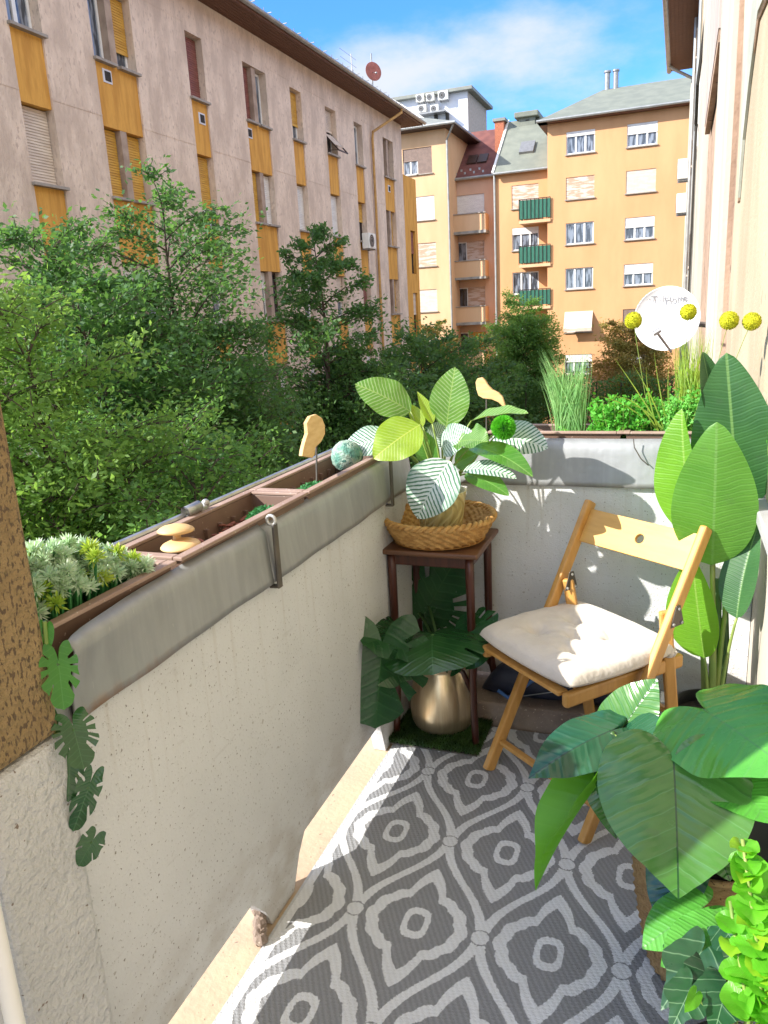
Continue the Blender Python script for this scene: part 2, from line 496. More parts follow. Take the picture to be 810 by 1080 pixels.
M['cream_wall'] = mat('cream_orange_render', (.68, .445, .26), .9, (.60, .38, .21), .6, (1, 1, .3), fine=.16)
M['pinkish_wall'] = mat('salmon_render', (.62, .41, .29), .9, (.55, .355, .25), .6, (1, 1, .3), fine=.16)
M['white_wall'] = mat('white_tower_render', (.66, .67, .72), .9, (.60, .61, .67), .4)
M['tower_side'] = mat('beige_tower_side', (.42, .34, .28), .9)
M['sill'] = mat('grey_sill', (.34, .30, .26), .7)
M['metal_grey'] = mat('grey_metal', (.30, .30, .30), .45, metal=.6)
M['green_fabric'] = mat('green_balcony_screen', (.018, .10, .065), .8, (.03, .15, .10), 3, (14, 14, 1), .35, .65)
M['ac_white'] = mat('ac_white_plastic', (.74, .74, .71), .45, (.66, .66, .62), 4)
M['brick'] = mat('chimney_brick', (.42, .15, .08), .9, (.30, .10, .055), 9, (1, 1, 3))
M['rust'] = mat('rusty_red_dish', (.34, .10, .075), .6, (.26, .075, .05), 4)
M['asphalt'] = mat('street_asphalt', (.07, .07, .07), .9, (.04, .04, .04), 2, speck=(.09, .09, .085), speck_scale=60)
M['pave'] = mat('pavement_concrete', (.36, .34, .31), .9, (.20, .19, .17), 1.5)
M['ground'] = mat('bare_earth_ground', (.12, .11, .08), .95, (.08, .09, .05), .3)

# ------------------------------------------------------------------ ground, street
GZ = -7.0
g = MB(); g.box(-900, 900, -700, 1100, GZ - .4, GZ); structure(g.build('ground', M['ground']))
g = MB(); g.box(-9.2, -3.2, -60, 46, GZ - .1, GZ + .02); structure(g.build('road', M['asphalt']))
g = MB(); g.box(-12.2, -9.2, -60, 46, GZ - .1, GZ + .14); structure(g.build('pavement', M['pave'], bevel=.02))
g = MB(); g.box(-3.2, .1, -60, 46, GZ - .1, GZ + .141); structure(g.build('pavement', M['pave'], bevel=.02))
g = MB(); g.box(-60, 60, 46.01, 49.95, GZ - .1, GZ + .142); structure(g.build('pavement', M['pave']))

# ------------------------------------------------------------------ windows
def slats(mb, fr, u0, u1, v0, v1, n, pitch=.055):
    k = max(2, int((v1 - v0) / pitch)); h = (v1 - v0) / k
    O, U, V, N = fr
    for i in range(k):
        a = v0 + i * h
        P = [O + U * u0 + V * a + N * (n + .012), O + U * u1 + V * a + N * (n + .012), O + U * u1 + V * (a + h * .96) + N * (n - .002), O + U * u0 + V * (a + h * .96) + N * (n - .002)]
        mb.add(P, [(0, 1, 2, 3)])
        if i: mb.add([P[0], P[1], O + U * u1 + V * a + N * (n - .004), O + U * u0 + V * a + N * (n - .004)], [(1, 0, 3, 2)])

def window(parent, fr, u0, u1, v0, v1, depth, frame='white', panes=2, shutter=None, cover=0.0, glass='glass', sill='sill', box=None, awn=0):
    """frame set back by depth; shutter covers the upper share `cover` of the opening"""
    mb = MB(); t = .065; n0, n1 = -depth, -depth + .06
    mb.fbox(fr, u0, u0 + t, v0, v1, n0, n1); mb.fbox(fr, u1 - t, u1, v0, v1, n0, n1)
    mb.fbox(fr, u0 + t, u1 - t, v0, v0 + t, n0, n1); mb.fbox(fr, u0 + t, u1 - t, v1 - t, v1, n0, n1)
    for k in range(1, panes):
        c = u0 + (u1 - u0) * k / panes
        mb.fbox(fr, c - .05, c + .05, v0 + t, v1 - t, n0, n1 + .01)
    o = mb.build('window', M[frame], parent)
    g = MB(); g.fbox(fr, u0 + t - .01, u1 - t + .01, v0 + t - .01, v1 - t + .01, n0 + .015, n0 + .03); g.build('pane', M[glass], o)
    if sill:
        s = MB(); s.fbox(fr, u0 - .06, u1 + .06, v0 - .06, v0 - .003, -depth, .09); s.build('sill', M[sill], o)
    if shutter:
        s = MB(); vb = v1 - (v1 - v0) * cover
        slats(s, fr, u0 + .003, u1 - .003, vb, v1 - .003, -depth + .09)
        s.fbox(fr, u0 + .003, u1 - .003, vb - .05, vb, -depth + .075, -depth + .105)
        s.build('shutter', M[shutter], o)
    if box:
        s = MB(); s.fbox(fr, u0 + .004, u1 - .004, v1 - (v1 - v0) * box, v1 - .004, -depth + .061, -depth + .11); s.build('shutter_box', M['shutter_white'], o)
    return o

def ac_unit(name, fr, u, v, label, group, wdt=.85, hgt=.6, dep=.32, n=.12):
    O, U, V, N = fr
    t = thing(name, label, 'air conditioner', O + U * (u + wdt / 2) + V * v + N * n, group)
    b = MB(); b.fbox(fr, u, u + wdt, v, v + hgt, n, n + dep); b.build('casing', M['ac_white'], t, bevel=.02)
    c = O + U * (u + wdt * .4) + V * (v + hgt / 2) + N * (n + dep + .004)
    g = MB()
    for r in (.10, .17, .24): g.lathe(c, [(r * hgt / .6 - .012, 0), (r * hgt / .6 - .012, .015), (r * hgt / .6 + .012, .015), (r * hgt / .6 + .012, 0)], 20, N, caps=(False, False))
    g.build('fan_grille', M['metal_grey'], t)
    d = MB(); d.lathe(c - N * .002, [(.25 * hgt / .6, 0), (.25 * hgt / .6, .008)], 20, N, caps=(False, True)); d.build('fan_opening', M['screen'], t)
    k = MB()
    for q in (.15, .85): k.fbox(fr, u + wdt * q - .02, u + wdt * q + .02, v - .05, v - .003, .0, n + dep)
    k.build('bracket', M['metal_grey'], t)
    return t

# ------------------------------------------------------------------ the long old block across the street
LX = -12.3
FL = (Vector((LX, 0, 0)), Vector((0, 1, 0)), Vector((0, 0, 1)), Vector((1, 0, 0)))
lb = thing('apartment_building', 'long pink concrete apartment block with ochre window strips across the street', 'building', (LX, 20, GZ))
strips = [(10.4, 11.3), (13.2, 14.08), (15.6, 17.08), (19.3, 20.08), (22.2, 23.6), (25.22, 26.05), (28.0, 28.95), (30.7, 31.57), (33.95, 35.25)]
rows = [(8.85, 7.28), (5.92, 4.4), (2.98, 1.45), (.05, -1.48), (-2.9, -4.4)]
TOPZ = 9.78
mb = MB()
holes_wall(mb, FL, 9, 36.45, GZ, TOPZ, [(a, b, GZ + .5, 8.86) for a, b in strips], .34)
mb.box(-22, LX - .34, 9.0, 36.45, GZ, TOPZ)
mb.add([(LX, 9, GZ), (LX, 9, TOPZ), (LX - .34, 9, TOPZ), (LX - .34, 9, GZ)], [(0, 1, 2, 3)])
mb.add([(LX, 36.45, GZ), (LX, 36.45, TOPZ), (LX - .34, 36.45, TOPZ), (LX - .34, 36.45, GZ)], [(3, 2, 1, 0)])
for z in (9.05, 6.12, 3.19, .26, -2.7):
    ed = [9] + [q for s_ in strips for q in s_] + [36.45]
    for k in range(0, len(ed), 2): mb.box(LX - .002, LX + .008, ed[k] + .002, ed[k + 1] - .002, z - .02, z + .02)
mb.build('facade_wall', M['plaster_pink'], lb)
for i, (a, b) in enumerate(strips):
    zs = [GZ + .5] + sum([[r[1], r[0]] for r in rows[::-1]], [])
    for k in range(0, len(zs) - 1, 2):
        p = MB(); p.fbox(FL, a + .002, b - .002, zs[k] + .002, zs[k + 1], -.335, -.045); p.build('spandrel_panel', M['plaster_orange'], lb)
    if b - a > 1.2:
        for r in rows:
            p = MB(); p.fbox(FL, (a + b) / 2 - .11, (a + b) / 2 + .11, r[1] + .002, r[0] - .002, -.335, -.05); p.build('mullion_post', M['reveal'], lb)
# what fills each opening: (frame, panes, shutter, cover, glass)
W1 = ('white', 1, None, 0, 'glass'); 
KIND = {
 (0, 0): W1, (0, 1): ('white', 1, 'shutter_cream', 1, 'glass'),
 (1, 0): ('white', 2, 'shutter_yellow', .3, 'glass'), (1, 1): ('white', 1, 'shutter_cream', 1, 'glass'), (1, 2): ('white', 1, 'shutter_white', .4, 'glass'),
 (2, 0): [('white', 1, None, 0, 'glass'), ('white', 1, 'shutter_yellow', .72, 'glass')], (2, 1): [('white', 1, 'shutter_yellow', 1, 'glass')] * 2, (2, 2): [('white', 1, 'shutter_white', .5, 'glass')] * 2,
 (3, 0): ('frame_brown', 1, 'shutter_brown', .97, 'glass_dark'), (3, 1): ('white', 2, 'shutter_yellow', .86, 'glass'), (3, 2): ('white', 1, 'shutter_white', .3, 'glass'),
 (4, 0): [('frame_brown', 1, 'shutter_brown', 1, 'glass_dark'), ('white', 1, None, 0, 'glass')], (4, 1): [('white', 1, 'shutter_yellow', 1, 'glass'), ('white', 1, 'shutter_white', 1, 'glass')], (4, 2): [('white', 1, 'shutter_white', .3, 'glass'), ('frame_brown', 1, None, 0, 'glass_dark')],
 (5, 0): ('white', 2, 'shutter_yellow', .65, 'glass'), (5, 1): ('white', 1, 'shutter_white', 1, 'glass'), (5, 2): ('white', 2, 'shutter_white', .5, 'glass'),
 (6, 0): ('white', 1, 'shutter_cream', .45, 'glass_dark'), (6, 1): ('white', 1, 'shutter_white', 1, 'glass'), (6, 2): ('white', 1, 'shutter_cream', .6, 'glass'),
 (7, 0): ('white', 2, None, 0, 'glass'), (7, 1): ('frame_brown', 1, 'shutter_yellow', .45, 'glass_dark'), (7, 2): ('frame_brown', 1, 'shutter_brown', .9, 'glass_dark'),
 (8, 0): [('frame_brown', 1, None, 0, 'glass_dark')] * 2, (8, 1): [('frame_brown', 1, None, 0, 'glass_dark'), ('frame_brown', 1, 'shutter_yellow', 1, 'glass_dark')], (8, 2): [('frame_brown', 1, 'shutter_brown', .8, 'glass_dark'), ('white', 1, 'shutter_yellow', .9, 'glass')]}
for i, (a, b) in enumerate(strips):
    for r, (z1, z0) in enumerate(rows):
        k = KIND.get((i, r), ('white', 1, 'shutter_white', .5, 'glass'))
        dbl = b - a > 1.2
        if not isinstance(k, list): k = [k, k]
        spans = [(a, (a + b) / 2 - .11), ((a + b) / 2 + .11, b)] if dbl else [(a, b)]
        for (u0, u1), q in zip(spans, k):
            window(lb, FL, u0 + .01, u1 - .01, z0 + .02, z1 - .02, .29, q[0], q[1], q[2], q[3], q[4])
# tilted awning window
p = MB(); p.bar((LX - .2, 28.05, 8.05), (LX + .42, 28.05, 7.35), .04, .04); p.bar((LX - .2, 28.9, 8.05), (LX + .42, 28.9, 7.35), .04, .04); p.bar((LX + .42, 28.05, 7.35), (LX + .42, 28.9, 7.35), .04, .04)
p.bar((LX - .2, 28.05, 7.4), (LX + .42, 28.05, 7.35), .02, .02); p.build('awning_frame', M['frame_brown'], lb)
p = MB(); p.add([(LX - .15, 28.07, 8.0), (LX - .15, 28.88, 8.0), (LX + .25, 28.88, 7.56), (LX + .25, 28.07, 7.56)], [(0, 1, 2, 3)]); p.build('awning_flap', M['shutter_cream'], lb, solid=.02)
for y, z in ((16.0, 7.0), (19.78, 6.85), (19.78, 4.05), (22.35, 6.95), (34.6, 6.85)):
    p = MB(); p.fbox(FL, y - .15, y + .15, z - .14, z + .14, -.044, -.03); o = p.build('vent_surround', M['white_wall'], lb)
    p = MB(); p.fbox(FL, y - .09, y + .11, z - .1, z + .1, -.029, -.02); p.build('vent_hole', M['screen'], o)
# eaves, gutter, roof
p = MB(); p.box(LX - .3, LX + .82, 8.4, 37.1, TOPZ + .002, TOPZ + .10)
for k in range(7): p.box(LX + .03 + k * .112, LX + .04 + k * .112, 8.4, 37.1, TOPZ - .012, TOPZ + .0)
p.build('soffit', M['wood_soffit'], lb)
p = MB(); p.box(LX + .82, LX + .86, 8.4, 37.1, TOPZ - .02, TOPZ + .17); p.build('fascia_board', M['wood_soffit'], lb)
p = MB(); pr = [(LX + .93 + .085 * math.cos(t), TOPZ + .12 + .085 * math.sin(t)) for t in np.linspace(math.pi, 2 * math.pi, 9)]
for y0, y1 in ((8.3, 37.2),):
    n = len(pr); p.add([(x, y, z) for y in (y0, y1) for x, z in pr], [(k, k + 1, n + k + 1, n + k) for k in range(n - 1)])
p.build('gutter', M['gutter'], lb, solid=.012)
p = MB()
for k in range(30): p.box(LX + .84, LX + 1.03, 9 + k * .95, 9.03 + k * .95, TOPZ + .19, TOPZ + .21); p.tube([(LX + .8, 9 + k * .95, TOPZ + .15), (LX + .8, 9 + k * .95, TOPZ + .36)], .012, 5)
p.build('gutter_bracket', M['metal_grey'], lb)
p = MB(); xr = LX - 4.6; zr = TOPZ + 2.3
p.add([(LX + .86, 8.3, TOPZ + .17), (LX + .86, 37.1, TOPZ + .17), (xr, 33, zr), (xr, 8.3, zr), (-22.5, 8.3, TOPZ + .17), (-22.5, 37.1, TOPZ + .17)], [(0, 1, 2, 3), (3, 2, 5, 4), (1, 5, 2), (0, 3, 4)])
p.build('roof', M['roof_red'], lb)
# rain pipe
p = MB(); p.tube([(LX + .93, 33.9, TOPZ + .04), (LX + .93, 33.9, TOPZ - .1), (LX + .12, 32.5, TOPZ - 1.0), (LX + .10, 32.45, 8.5), (LX + .10, 32.45, GZ + .3)], .055, 10)
p.build('rain_pipe', mat('ochre_pipe', (.48, .27, .07), .5, (.36, .19, .05), 5), lb)
# lower ochre end part
e = thing('building_annex', 'narrow ochre annex at the far end of the pink concrete block, lower than its eaves', 'building', (LX, 37.3, GZ))
p = MB(); holes_wall(p, FL, 36.46, 38.35, GZ, 7.7, [(37.25, 37.95, a, a + 2.0, .25) for a in (3.3, .4, -2.5)], .25); p.box(-18, LX - .25, 36.46, 38.35, GZ, 7.7)
p.add([(LX, 38.35, GZ), (LX, 38.35, 7.7), (LX - .25, 38.35, 7.7), (LX - .25, 38.35, GZ)], [(0, 1, 2, 3)]); p.add([(LX, 36.46, 7.7), (LX, 38.35, 7.7), (LX - .25, 38.35, 7.7), (LX - .25, 36.46, 7.7)], [(0, 1, 2, 3)])
p.build('wall', M['plaster_orange'], e)
for a in (3.3, .4, -2.5): window(e, FL, 37.26, 37.94, a + .02, a + 1.98, .2, 'frame_brown', 1, 'shutter_brown' if a > 3 else 'shutter_cream', .5, 'glass_dark', sill=None)
# AC on the block
ac_unit('air_conditioner', FL, 30.75, 4.1, 'white air conditioner under a yellow shutter on the pink concrete block', None, .8, .6, .3, .06)
# dish and aerial on its roof
q = at(393, 76, x=LX - .6)
t = thing('satellite_dish', 'round rusty red satellite dish on the eaves of the pink concrete block', 'satellite dish', (q.x, q.y, TOPZ + .3), 'satellite dishes')
dv = Vector((.75, -.65, .1)).normalized()
p = MB(); p.lathe(q, [(0.001, 0), (.2, .02), (.38, .08), (.385, .075), (.2, .01), (.001, -.01)], 28, dv, caps=(False, False)); p.build('reflector', M['rust'], t, smooth=True)
p = MB(); p.tube([(q.x - .05, q.y + .06, TOPZ - .3), (q.x - .05, q.y + .06, q.z + .75)], .03, 8); p.build('mast', M['metal_grey'], t)
p = MB(); p.tube([q, q + dv * .3 - Vector((0, 0, .15))], .012, 6); p.ball(q + dv * .32 - Vector((0, 0, .15)), .05, 8, 6); p.build('feed_arm', M['metal_grey'], t)
q = at(371, 70, x=LX - .4)
t = thing('tv_aerial', 'thin comb shaped television aerial beside the red dish on the roof', 'aerial', (q.x, q.y, TOPZ))
p = MB(); p.tube([(q.x, q.y, TOPZ - .3), (q.x, q.y, q.z + .45)], .02, 6); p.build('mast', M['metal_grey'], t)
p = MB()
for k in range(3):
    z = q.z + .35 - k * .28; p.tube([(q.x, q.y - 1.2, z), (q.x, q.y + .5, z)], .006, 5)
p.build('elements', M['metal_grey'], t)

# ------------------------------------------------------------------ the blocks that close the street
def FY(y): return (Vector((0, y, 0)), Vector((1, 0, 0)), Vector((0, 0, 1)), Vector((0, -1, 0)))
def row_windows(parent, fr, u0, u1, tops, h, specs, depth=.13, base=None):
    for zt, sp in zip(tops, specs):
        if sp: window(parent, fr, u0, u1, zt - h, zt, depth, **sp)
# right, orange
Y0 = 50.0; F0 = FY(Y0)
mb_ = thing('apartment_building', 'orange apartment block with grey green hipped roof closing the street on the right', 'building', (-4, Y0, GZ))
tops = [11.2, 8.72, 6.16, 3.56, .98, -1.6]; H = 1.22
c1, c2 = (-6.66, -5.02), (-3.24, -1.6); c3 = (.2, 1.84)
p = MB(); holes_wall(p, F0, -7.75, 8, GZ, 11.75, [(a, b, z - H, z, .13) for a, b in (c1, c2, c3) for z in tops], .13)
p.box(-7.75, 8, Y0 + .13, 62, GZ, 11.75); 
p.add([(-7.75, Y0, GZ), (-7.75, Y0, 11.75), (-7.75, Y0 + .13, 11.75), (-7.75, Y0 + .13, GZ)], [(0, 1, 2, 3)])
p.build('wall', M['orange_wall'], mb_)
S3 = dict(panes=3, box=.22); SH = dict(panes=3, shutter='shutter_wood', cover=1.0); SW = dict(panes=3, shutter='shutter_white', cover=.42); S3n = dict(panes=3)
row_windows(mb_, F0, *c1, tops, H, [S3, SH, S3n, S3n, None, dict(panes=3, shutter='shutter_white', cover=.35)])
window(mb_, F0, c1[0], c1[1], tops[4] - H, tops[4], .13, panes=3)
row_windows(mb_, F0, *c2, tops, H, [SW, dict(panes=3, shutter='shutter_cream', cover=1), SW, SW, dict(panes=3, shutter='shutter_grey', cover=1), S3n])
row_windows(mb_, F0, *c3, tops, H, [SW, SH, S3n, SW, S3n, S3n])
p = MB(); p.add([(c1[0] - .02, Y0 + .02, tops[4] + .02), (c1[1] + .02, Y0 + .02, tops[4] + .02), (c1[1] + .02, Y0 - .62, tops[4] - .98), (c1[0] - .02, Y0 - .62, tops[4] - .98), (c1[1] + .02, Y0 - .6, tops[4] - 1.16), (c1[0] - .02, Y0 - .6, tops[4] - 1.16)], [(0, 1, 2, 3), (3, 2, 4, 5)])
p.build('awning', M['shutter_cream'], mb_, solid=.03)
p = MB(); p.box(-8.25, 8.5, Y0 - .55, Y0 + .05, 11.752, 11.86); p.box(-8.25, -7.7, Y0 - .55, 60, 11.752, 11.86); p.build('soffit', M['wood_soffit'], mb_)
p = MB(); p.tube([(-8.3, Y0 - .6, 11.86), (8.5, Y0 - .6, 11.86)], .08, 8); p.build('gutter', M['gutter'], mb_)
p = MB(); p.add([(-8.35, Y0 - .62, 11.87), (8.6, Y0 - .62, 11.87), (8.6, 62.5, 11.87), (-8.35, 62.5, 11.87), (-5.1, Y0 + 5.6, 14.5), (5, Y0 + 5.6, 14.5)], [(0, 1, 5, 4), (1, 2, 5), (2, 3, 4, 5), (3, 0, 4)])
p.build('roof', M['roof_green'], mb_)
q = at(605, 90, y=Y0 + 5.5); q2 = at(630, 88, y=Y0 + 5.5); q3 = at(617, 70, y=Y0 + 5.5)
for cx in (at(640.5, 90, y=Y0 + 5.5).x, at(649.5, 90, y=Y0 + 5.5).x):
    p = MB(); p.tube([(cx, Y0 + 5.5, 13.8), (cx, Y0 + 5.5, 15.4)], .16, 12); p.tube([(cx, Y0 + 5.5, 15.4), (cx, Y0 + 5.5, 15.5)], .22, 12); p.build('flue_pipe', M['metal_grey'], mb_)
# green roofed wing
Y1 = 51.0; F1 = FY(Y1)
gw = thing('apartment_building', 'narrow orange building with steep green roof and three green screened balconies', 'building', (-9.2, Y1, GZ))
ux = lambda px: at(px, 300, y=Y1).x
vz = lambda py, px=550: at(px, py, y=Y1).z
xl, xr_ = at(524, 300, y=Y1).x, -7.76
gt = [vz(195), vz(240), vz(287), vz(333), vz(381)]
wx = (at(540, 240, y=Y1).x, at(568, 240, y=Y1).x)
p = MB(); holes_wall(p, F1, xl, xr_, GZ, vz(180), [(wx[0], wx[1], z - 1.35, z, .13) for z in gt], .13); p.box(xl, xr_, Y1 + .13, 62, GZ, vz(180)); p.build('wall', M['orange_wall'], gw)
for z, sp in zip(gt, [SH, dict(panes=3, box=.3), dict(panes=3), dict(panes=3, shutter='shutter_wood', cover=.3), SH]): window(gw, F1, wx[0], wx[1], z - 1.35, z, .13, **sp)
za = vz(181); zb = at(540, 128, y=Y1 + 4.2).z
xa, xb = xl - .05, -7.5
p = MB(); p.add([(xa, Y1 - .35, za), (xb, Y1 - .35, za), (xb, Y1 + 4.2, zb), (xa + .1, Y1 + 4.2, zb), (xb, 60, za), (xa, 60, za)], [(0, 1, 2, 3), (3, 2, 4, 5), (0, 3, 5), (1, 4, 2)]); p.build('roof', M['roof_green'], gw)
p = MB(); p.tube([(xa, Y1 - .38, za - .02), (xb - .3, Y1 - .38, za - .02)], .08, 8); p.build('gutter', M['gutter'], gw)
p = MB(); p.bar((xa - .05, Y1 - .3, za + .06), (xa + .07, Y1 + 4.2, zb + .08), .14, .1); p.build('verge_flashing', M['shutter_white'], gw)
q = at(555, 160, y=Y1 + 1.4)
p = MB(); p.bar(at(547, 164, y=Y1 + .8) + Vector((0, 0, .12)), at(547, 156, y=Y1 + 1.5) + Vector((0, 0, .12)), .1, .1)
sk = [at(547, 165, y=Y1 + .9), at(562, 164, y=Y1 + .9), at(562.5, 155, y=Y1 + 1.7), at(548, 156, y=Y1 + 1.7)]
def sl(zx):   # height of the green roof at a depth
    return za + (zx - (Y1 - .35)) / 4.55 * (zb - za)
X0, X1 = sk[0].x, sk[1].x
for nm in (0,):
    p = MB(); p.add([(X0, Y1 + 1.0, sl(Y1 + 1.0) + .1), (X1, Y1 + 1.0, sl(Y1 + 1.0) + .1), (X1, Y1 + 1.9, sl(Y1 + 1.9) + .1), (X0, Y1 + 1.9, sl(Y1 + 1.9) + .1)], [(0, 1, 2, 3)]); s_ = p.build('skylight', M['metal_grey'], gw, solid=.16)
    p = MB(); p.add([(X0 + .1, Y1 + 1.08, sl(Y1 + 1.08) + .2), (X1 - .1, Y1 + 1.08, sl(Y1 + 1.08) + .2), (X1 - .1, Y1 + 1.82, sl(Y1 + 1.82) + .2), (X0 + .1, Y1 + 1.82, sl(Y1 + 1.82) + .2)], [(0, 1, 2, 3)]); p.build('pane', M['glass'], s_)
# roof ventilation hood on the green roof
q0 = at(547, 133, y=Y1 + 3.6); q1 = at(564, 118, y=Y1 + 3.6)
p = MB(); p.box(q0.x, q1.x, Y1 + 3.6, Y1 + 5.2, q0.z - .3, q1.z - .25); hd = p.build('roof_hood', M['roof_green'], gw)
p = MB(); p.box(q0.x - .25, q1.x + .25, Y1 + 3.35, Y1 + 5.4, q1.z - .248, q1.z + .08); p.build('hood_cap', M['roof_green'], hd, bevel=.05)
p = MB(); p.box(q0.x + .45, q1.x - .35, Y1 + 3.58, Y1 + 3.597, q0.z + .25, q1.z - .4); p.build('opening', M['screen'], hd)
# balconies with green screens
for k, (py0, py1) in enumerate(((211, 230), (260, 277), (306, 322))):
    a = at(547.2, py0, y=Y0 - .1); b = at(580.5, py1, y=Y0 - .1)
    zt, zb_ = a.z, b.z
    p = MB(); p.box(a.x, b.x, Y0 - .1, Y1 - .003, zb_ - .18, zb_); bl = p.build('balcony', M['cream_wall'], gw)
    p = MB(); p.box(a.x + .02, b.x - .02, Y0 - .08, Y0 - .05, zb_ + .08, zt - .05); p.box(a.x + .02, a.x + .05, Y0 - .049, Y1 - .05, zb_ + .08, zt - .05); p.box(b.x - .05, b.x - .02, Y0 - .049, Y0 + .0, zb_ + .08, zt - .05); p.build('fabric_screen', M['green_fabric'], bl)
    p = MB()
    for s in range(9): x_ = a.x + (b.x - a.x) * s / 8; p.tube([(x_, Y0 - .1, zb_), (x_, Y0 - .1, zt)], .02, 6)
    p.tube([(a.x, Y0 - .1, zt), (b.x, Y0 - .1, zt)], .025, 6); p.tube([(a.x, Y0 - .1, zt), (a.x, Y1, zt)], .025, 6); p.build('railing', M['screen'], bl)
# red roofed wing, set back
Y2 = 52.3; F2 = FY(Y2)
rw = thing('apartment_building', 'salmon coloured wing under a dark red tiled roof with stacked solid balconies', 'building', (-12.6, Y2, GZ))
xl2 = at(470, 300, y=Y2).x; xr2 = xl - .01
z_e = at(500, 188, y=Y2).z
rt = [(207, 230, 479, 511), (256, 285, 481, 511), (304, 335, 482, 512), (351, 380, 483, 513), (398, 424, 484, 514)]
hl = []
for py0, py1, pxa, pxb in rt:
    a = at(pxa, py0, y=Y2); b = at(pxb, py1, y=Y2); hl.append((a.x, b.x, b.z, a.z, .16))
p = MB(); holes_wall(p, F2, xl2, xr2, GZ, z_e, hl, .16); p.box(xl2, xr2, Y2 + .16, 62, GZ, z_e); p.build('wall', M['pinkish_wall'], rw)
sp2 = [dict(panes=1, shutter='shutter_white', cover=1), dict(panes=3, shutter='shutter_wood', cover=.0, glass='glass'), dict(panes=3, glass='glass_dark'), dict(panes=3, glass='glass_dark'), dict(panes=2, glass='glass')]
for h, sp, k in zip(hl, sp2, range(5)):
    sp = dict(sp); 
    if k in (1, 2, 3):
        u = h[0] + (h[1] - h[0]) * .38
        window(rw, F2, h[0], u, h[2], h[3], .16, panes=1, glass=sp['glass'], sill=None)
        window(rw, F2, u, h[1], h[2], h[3], .16, panes=1, shutter=('shutter_wood' if k < 3 else 'shutter_yellow'), cover=.97, sill=None)
    else: window(rw, F2, h[0], h[1], h[2], h[3], .16, **sp)
for py0, py1, pb in ((228, 242, 245), (277, 291, 293.5), (325, 339, 342), (372, 386, 389), (420, 434, 437)):
    a = at(472, py0, y=Y2 - 1.0); b = at(512, py1, y=Y2 - 1.0); c = at(512, pb, y=Y2 - 1.0)
    p = MB(); p.box(a.x, b.x, Y2 - 1.0, Y2 - .9, b.z, a.z); p.box(b.x - .1, b.x, Y2 - .9, Y2 - .003, b.z, a.z); p.box(a.x, a.x + .1, Y2 - .9, Y2 - .003, b.z, a.z); bl = p.build('balcony', M['cream_wall'], rw)
    p = MB(); p.box(a.x - .04, b.x + .04, Y2 - 1.05, Y2 - .003, c.z, b.z - .003); p.build('balcony_slab', M['pave'], bl)
    p = MB(); p.box(a.x - .04, b.x + .04, Y2 - 1.06, Y2 - .86, a.z + .003, a.z + .06); p.build('parapet_cap', M['sill'], bl)
zr2 = at(500, 140, y=Y2 + 4.5).z
slr = lambda y: z_e + .05 + (y - (Y2 - .3)) / 4.8 * (zr2 - z_e)
p = MB(); p.add([(xl2, Y2 - .3, slr(Y2 - .3)), (xr2 - .03, Y2 - .3, slr(Y2 - .3)), (xr2 - .03, Y2 + 4.5, slr(Y2 + 4.5)), (xl2, Y2 + 4.5, slr(Y2 + 4.5)), (xl2, 62, z_e), (xr2 - .03, 62, z_e)], [(0, 1, 2, 3), (3, 2, 5, 4)]); p.build('roof', M['roof_red'], rw)
p = MB(); p.tube([(xl2, Y2 - .34, z_e), (xr2, Y2 - .34, z_e)], .09, 8); p.build('gutter', M['gutter'], rw)
p = MB()
for k in range(9): x_ = xl2 + .25 + k * .3; y_ = Y2 + .05 + (.3 if k % 2 else 0); p.bar((x_, y_, slr(y_) + .05), (x_ + .12, y_, slr(y_) + .05), .03, .16)
p.build('snow_guard', M['gutter'], rw)
for px in (492, 503):
    a = at(px, 176, y=Y2 + .9).x; y0 = Y2 + .95; y1 = Y2 + 1.75
    p = MB(); p.add([(a, y0, slr(y0) + .06), (a + .62, y0, slr(y0) + .06), (a + .62, y1, slr(y1) + .06), (a, y1, slr(y1) + .06)], [(0, 1, 2, 3)]); s_ = p.build('skylight', M['frame_brown'], rw, solid=.12)
    p = MB(); p.add([(a + .06, y0 + .06, slr(y0 + .06) + .13), (a + .56, y0 + .06, slr(y0 + .06) + .13), (a + .56, y1 - .06, slr(y1 - .06) + .13), (a + .06, y1 - .06, slr(y1 - .06) + .13)], [(0, 1, 2, 3)]); p.build('pane', M['glass_sky'], s_)
q0 = at(522, 150, y=Y1 + 3.2); q1 = at(531, 125, y=Y1 + 3.2)
p = MB(); p.box(q0.x, q1.x, Y1 + 3.2, Y1 + 4.2, q0.z - 1.8, q1.z - .12); ch = p.build('chimney', M['brick'], rw)
p = MB(); p.box(q0.x - .12, q1.x + .12, Y1 + 3.1, Y1 + 4.3, q1.z - .118, q1.z + .06); p.build('chimney_cap', M['roof_grey'], ch)
p = MB(); p.tube([(xr2 - .02, Y1 - .1, z_e - .1), (xr2 - .02, Y1 - .1, GZ)], .07, 8); p.build('rain_pipe', M['gutter'], rw)
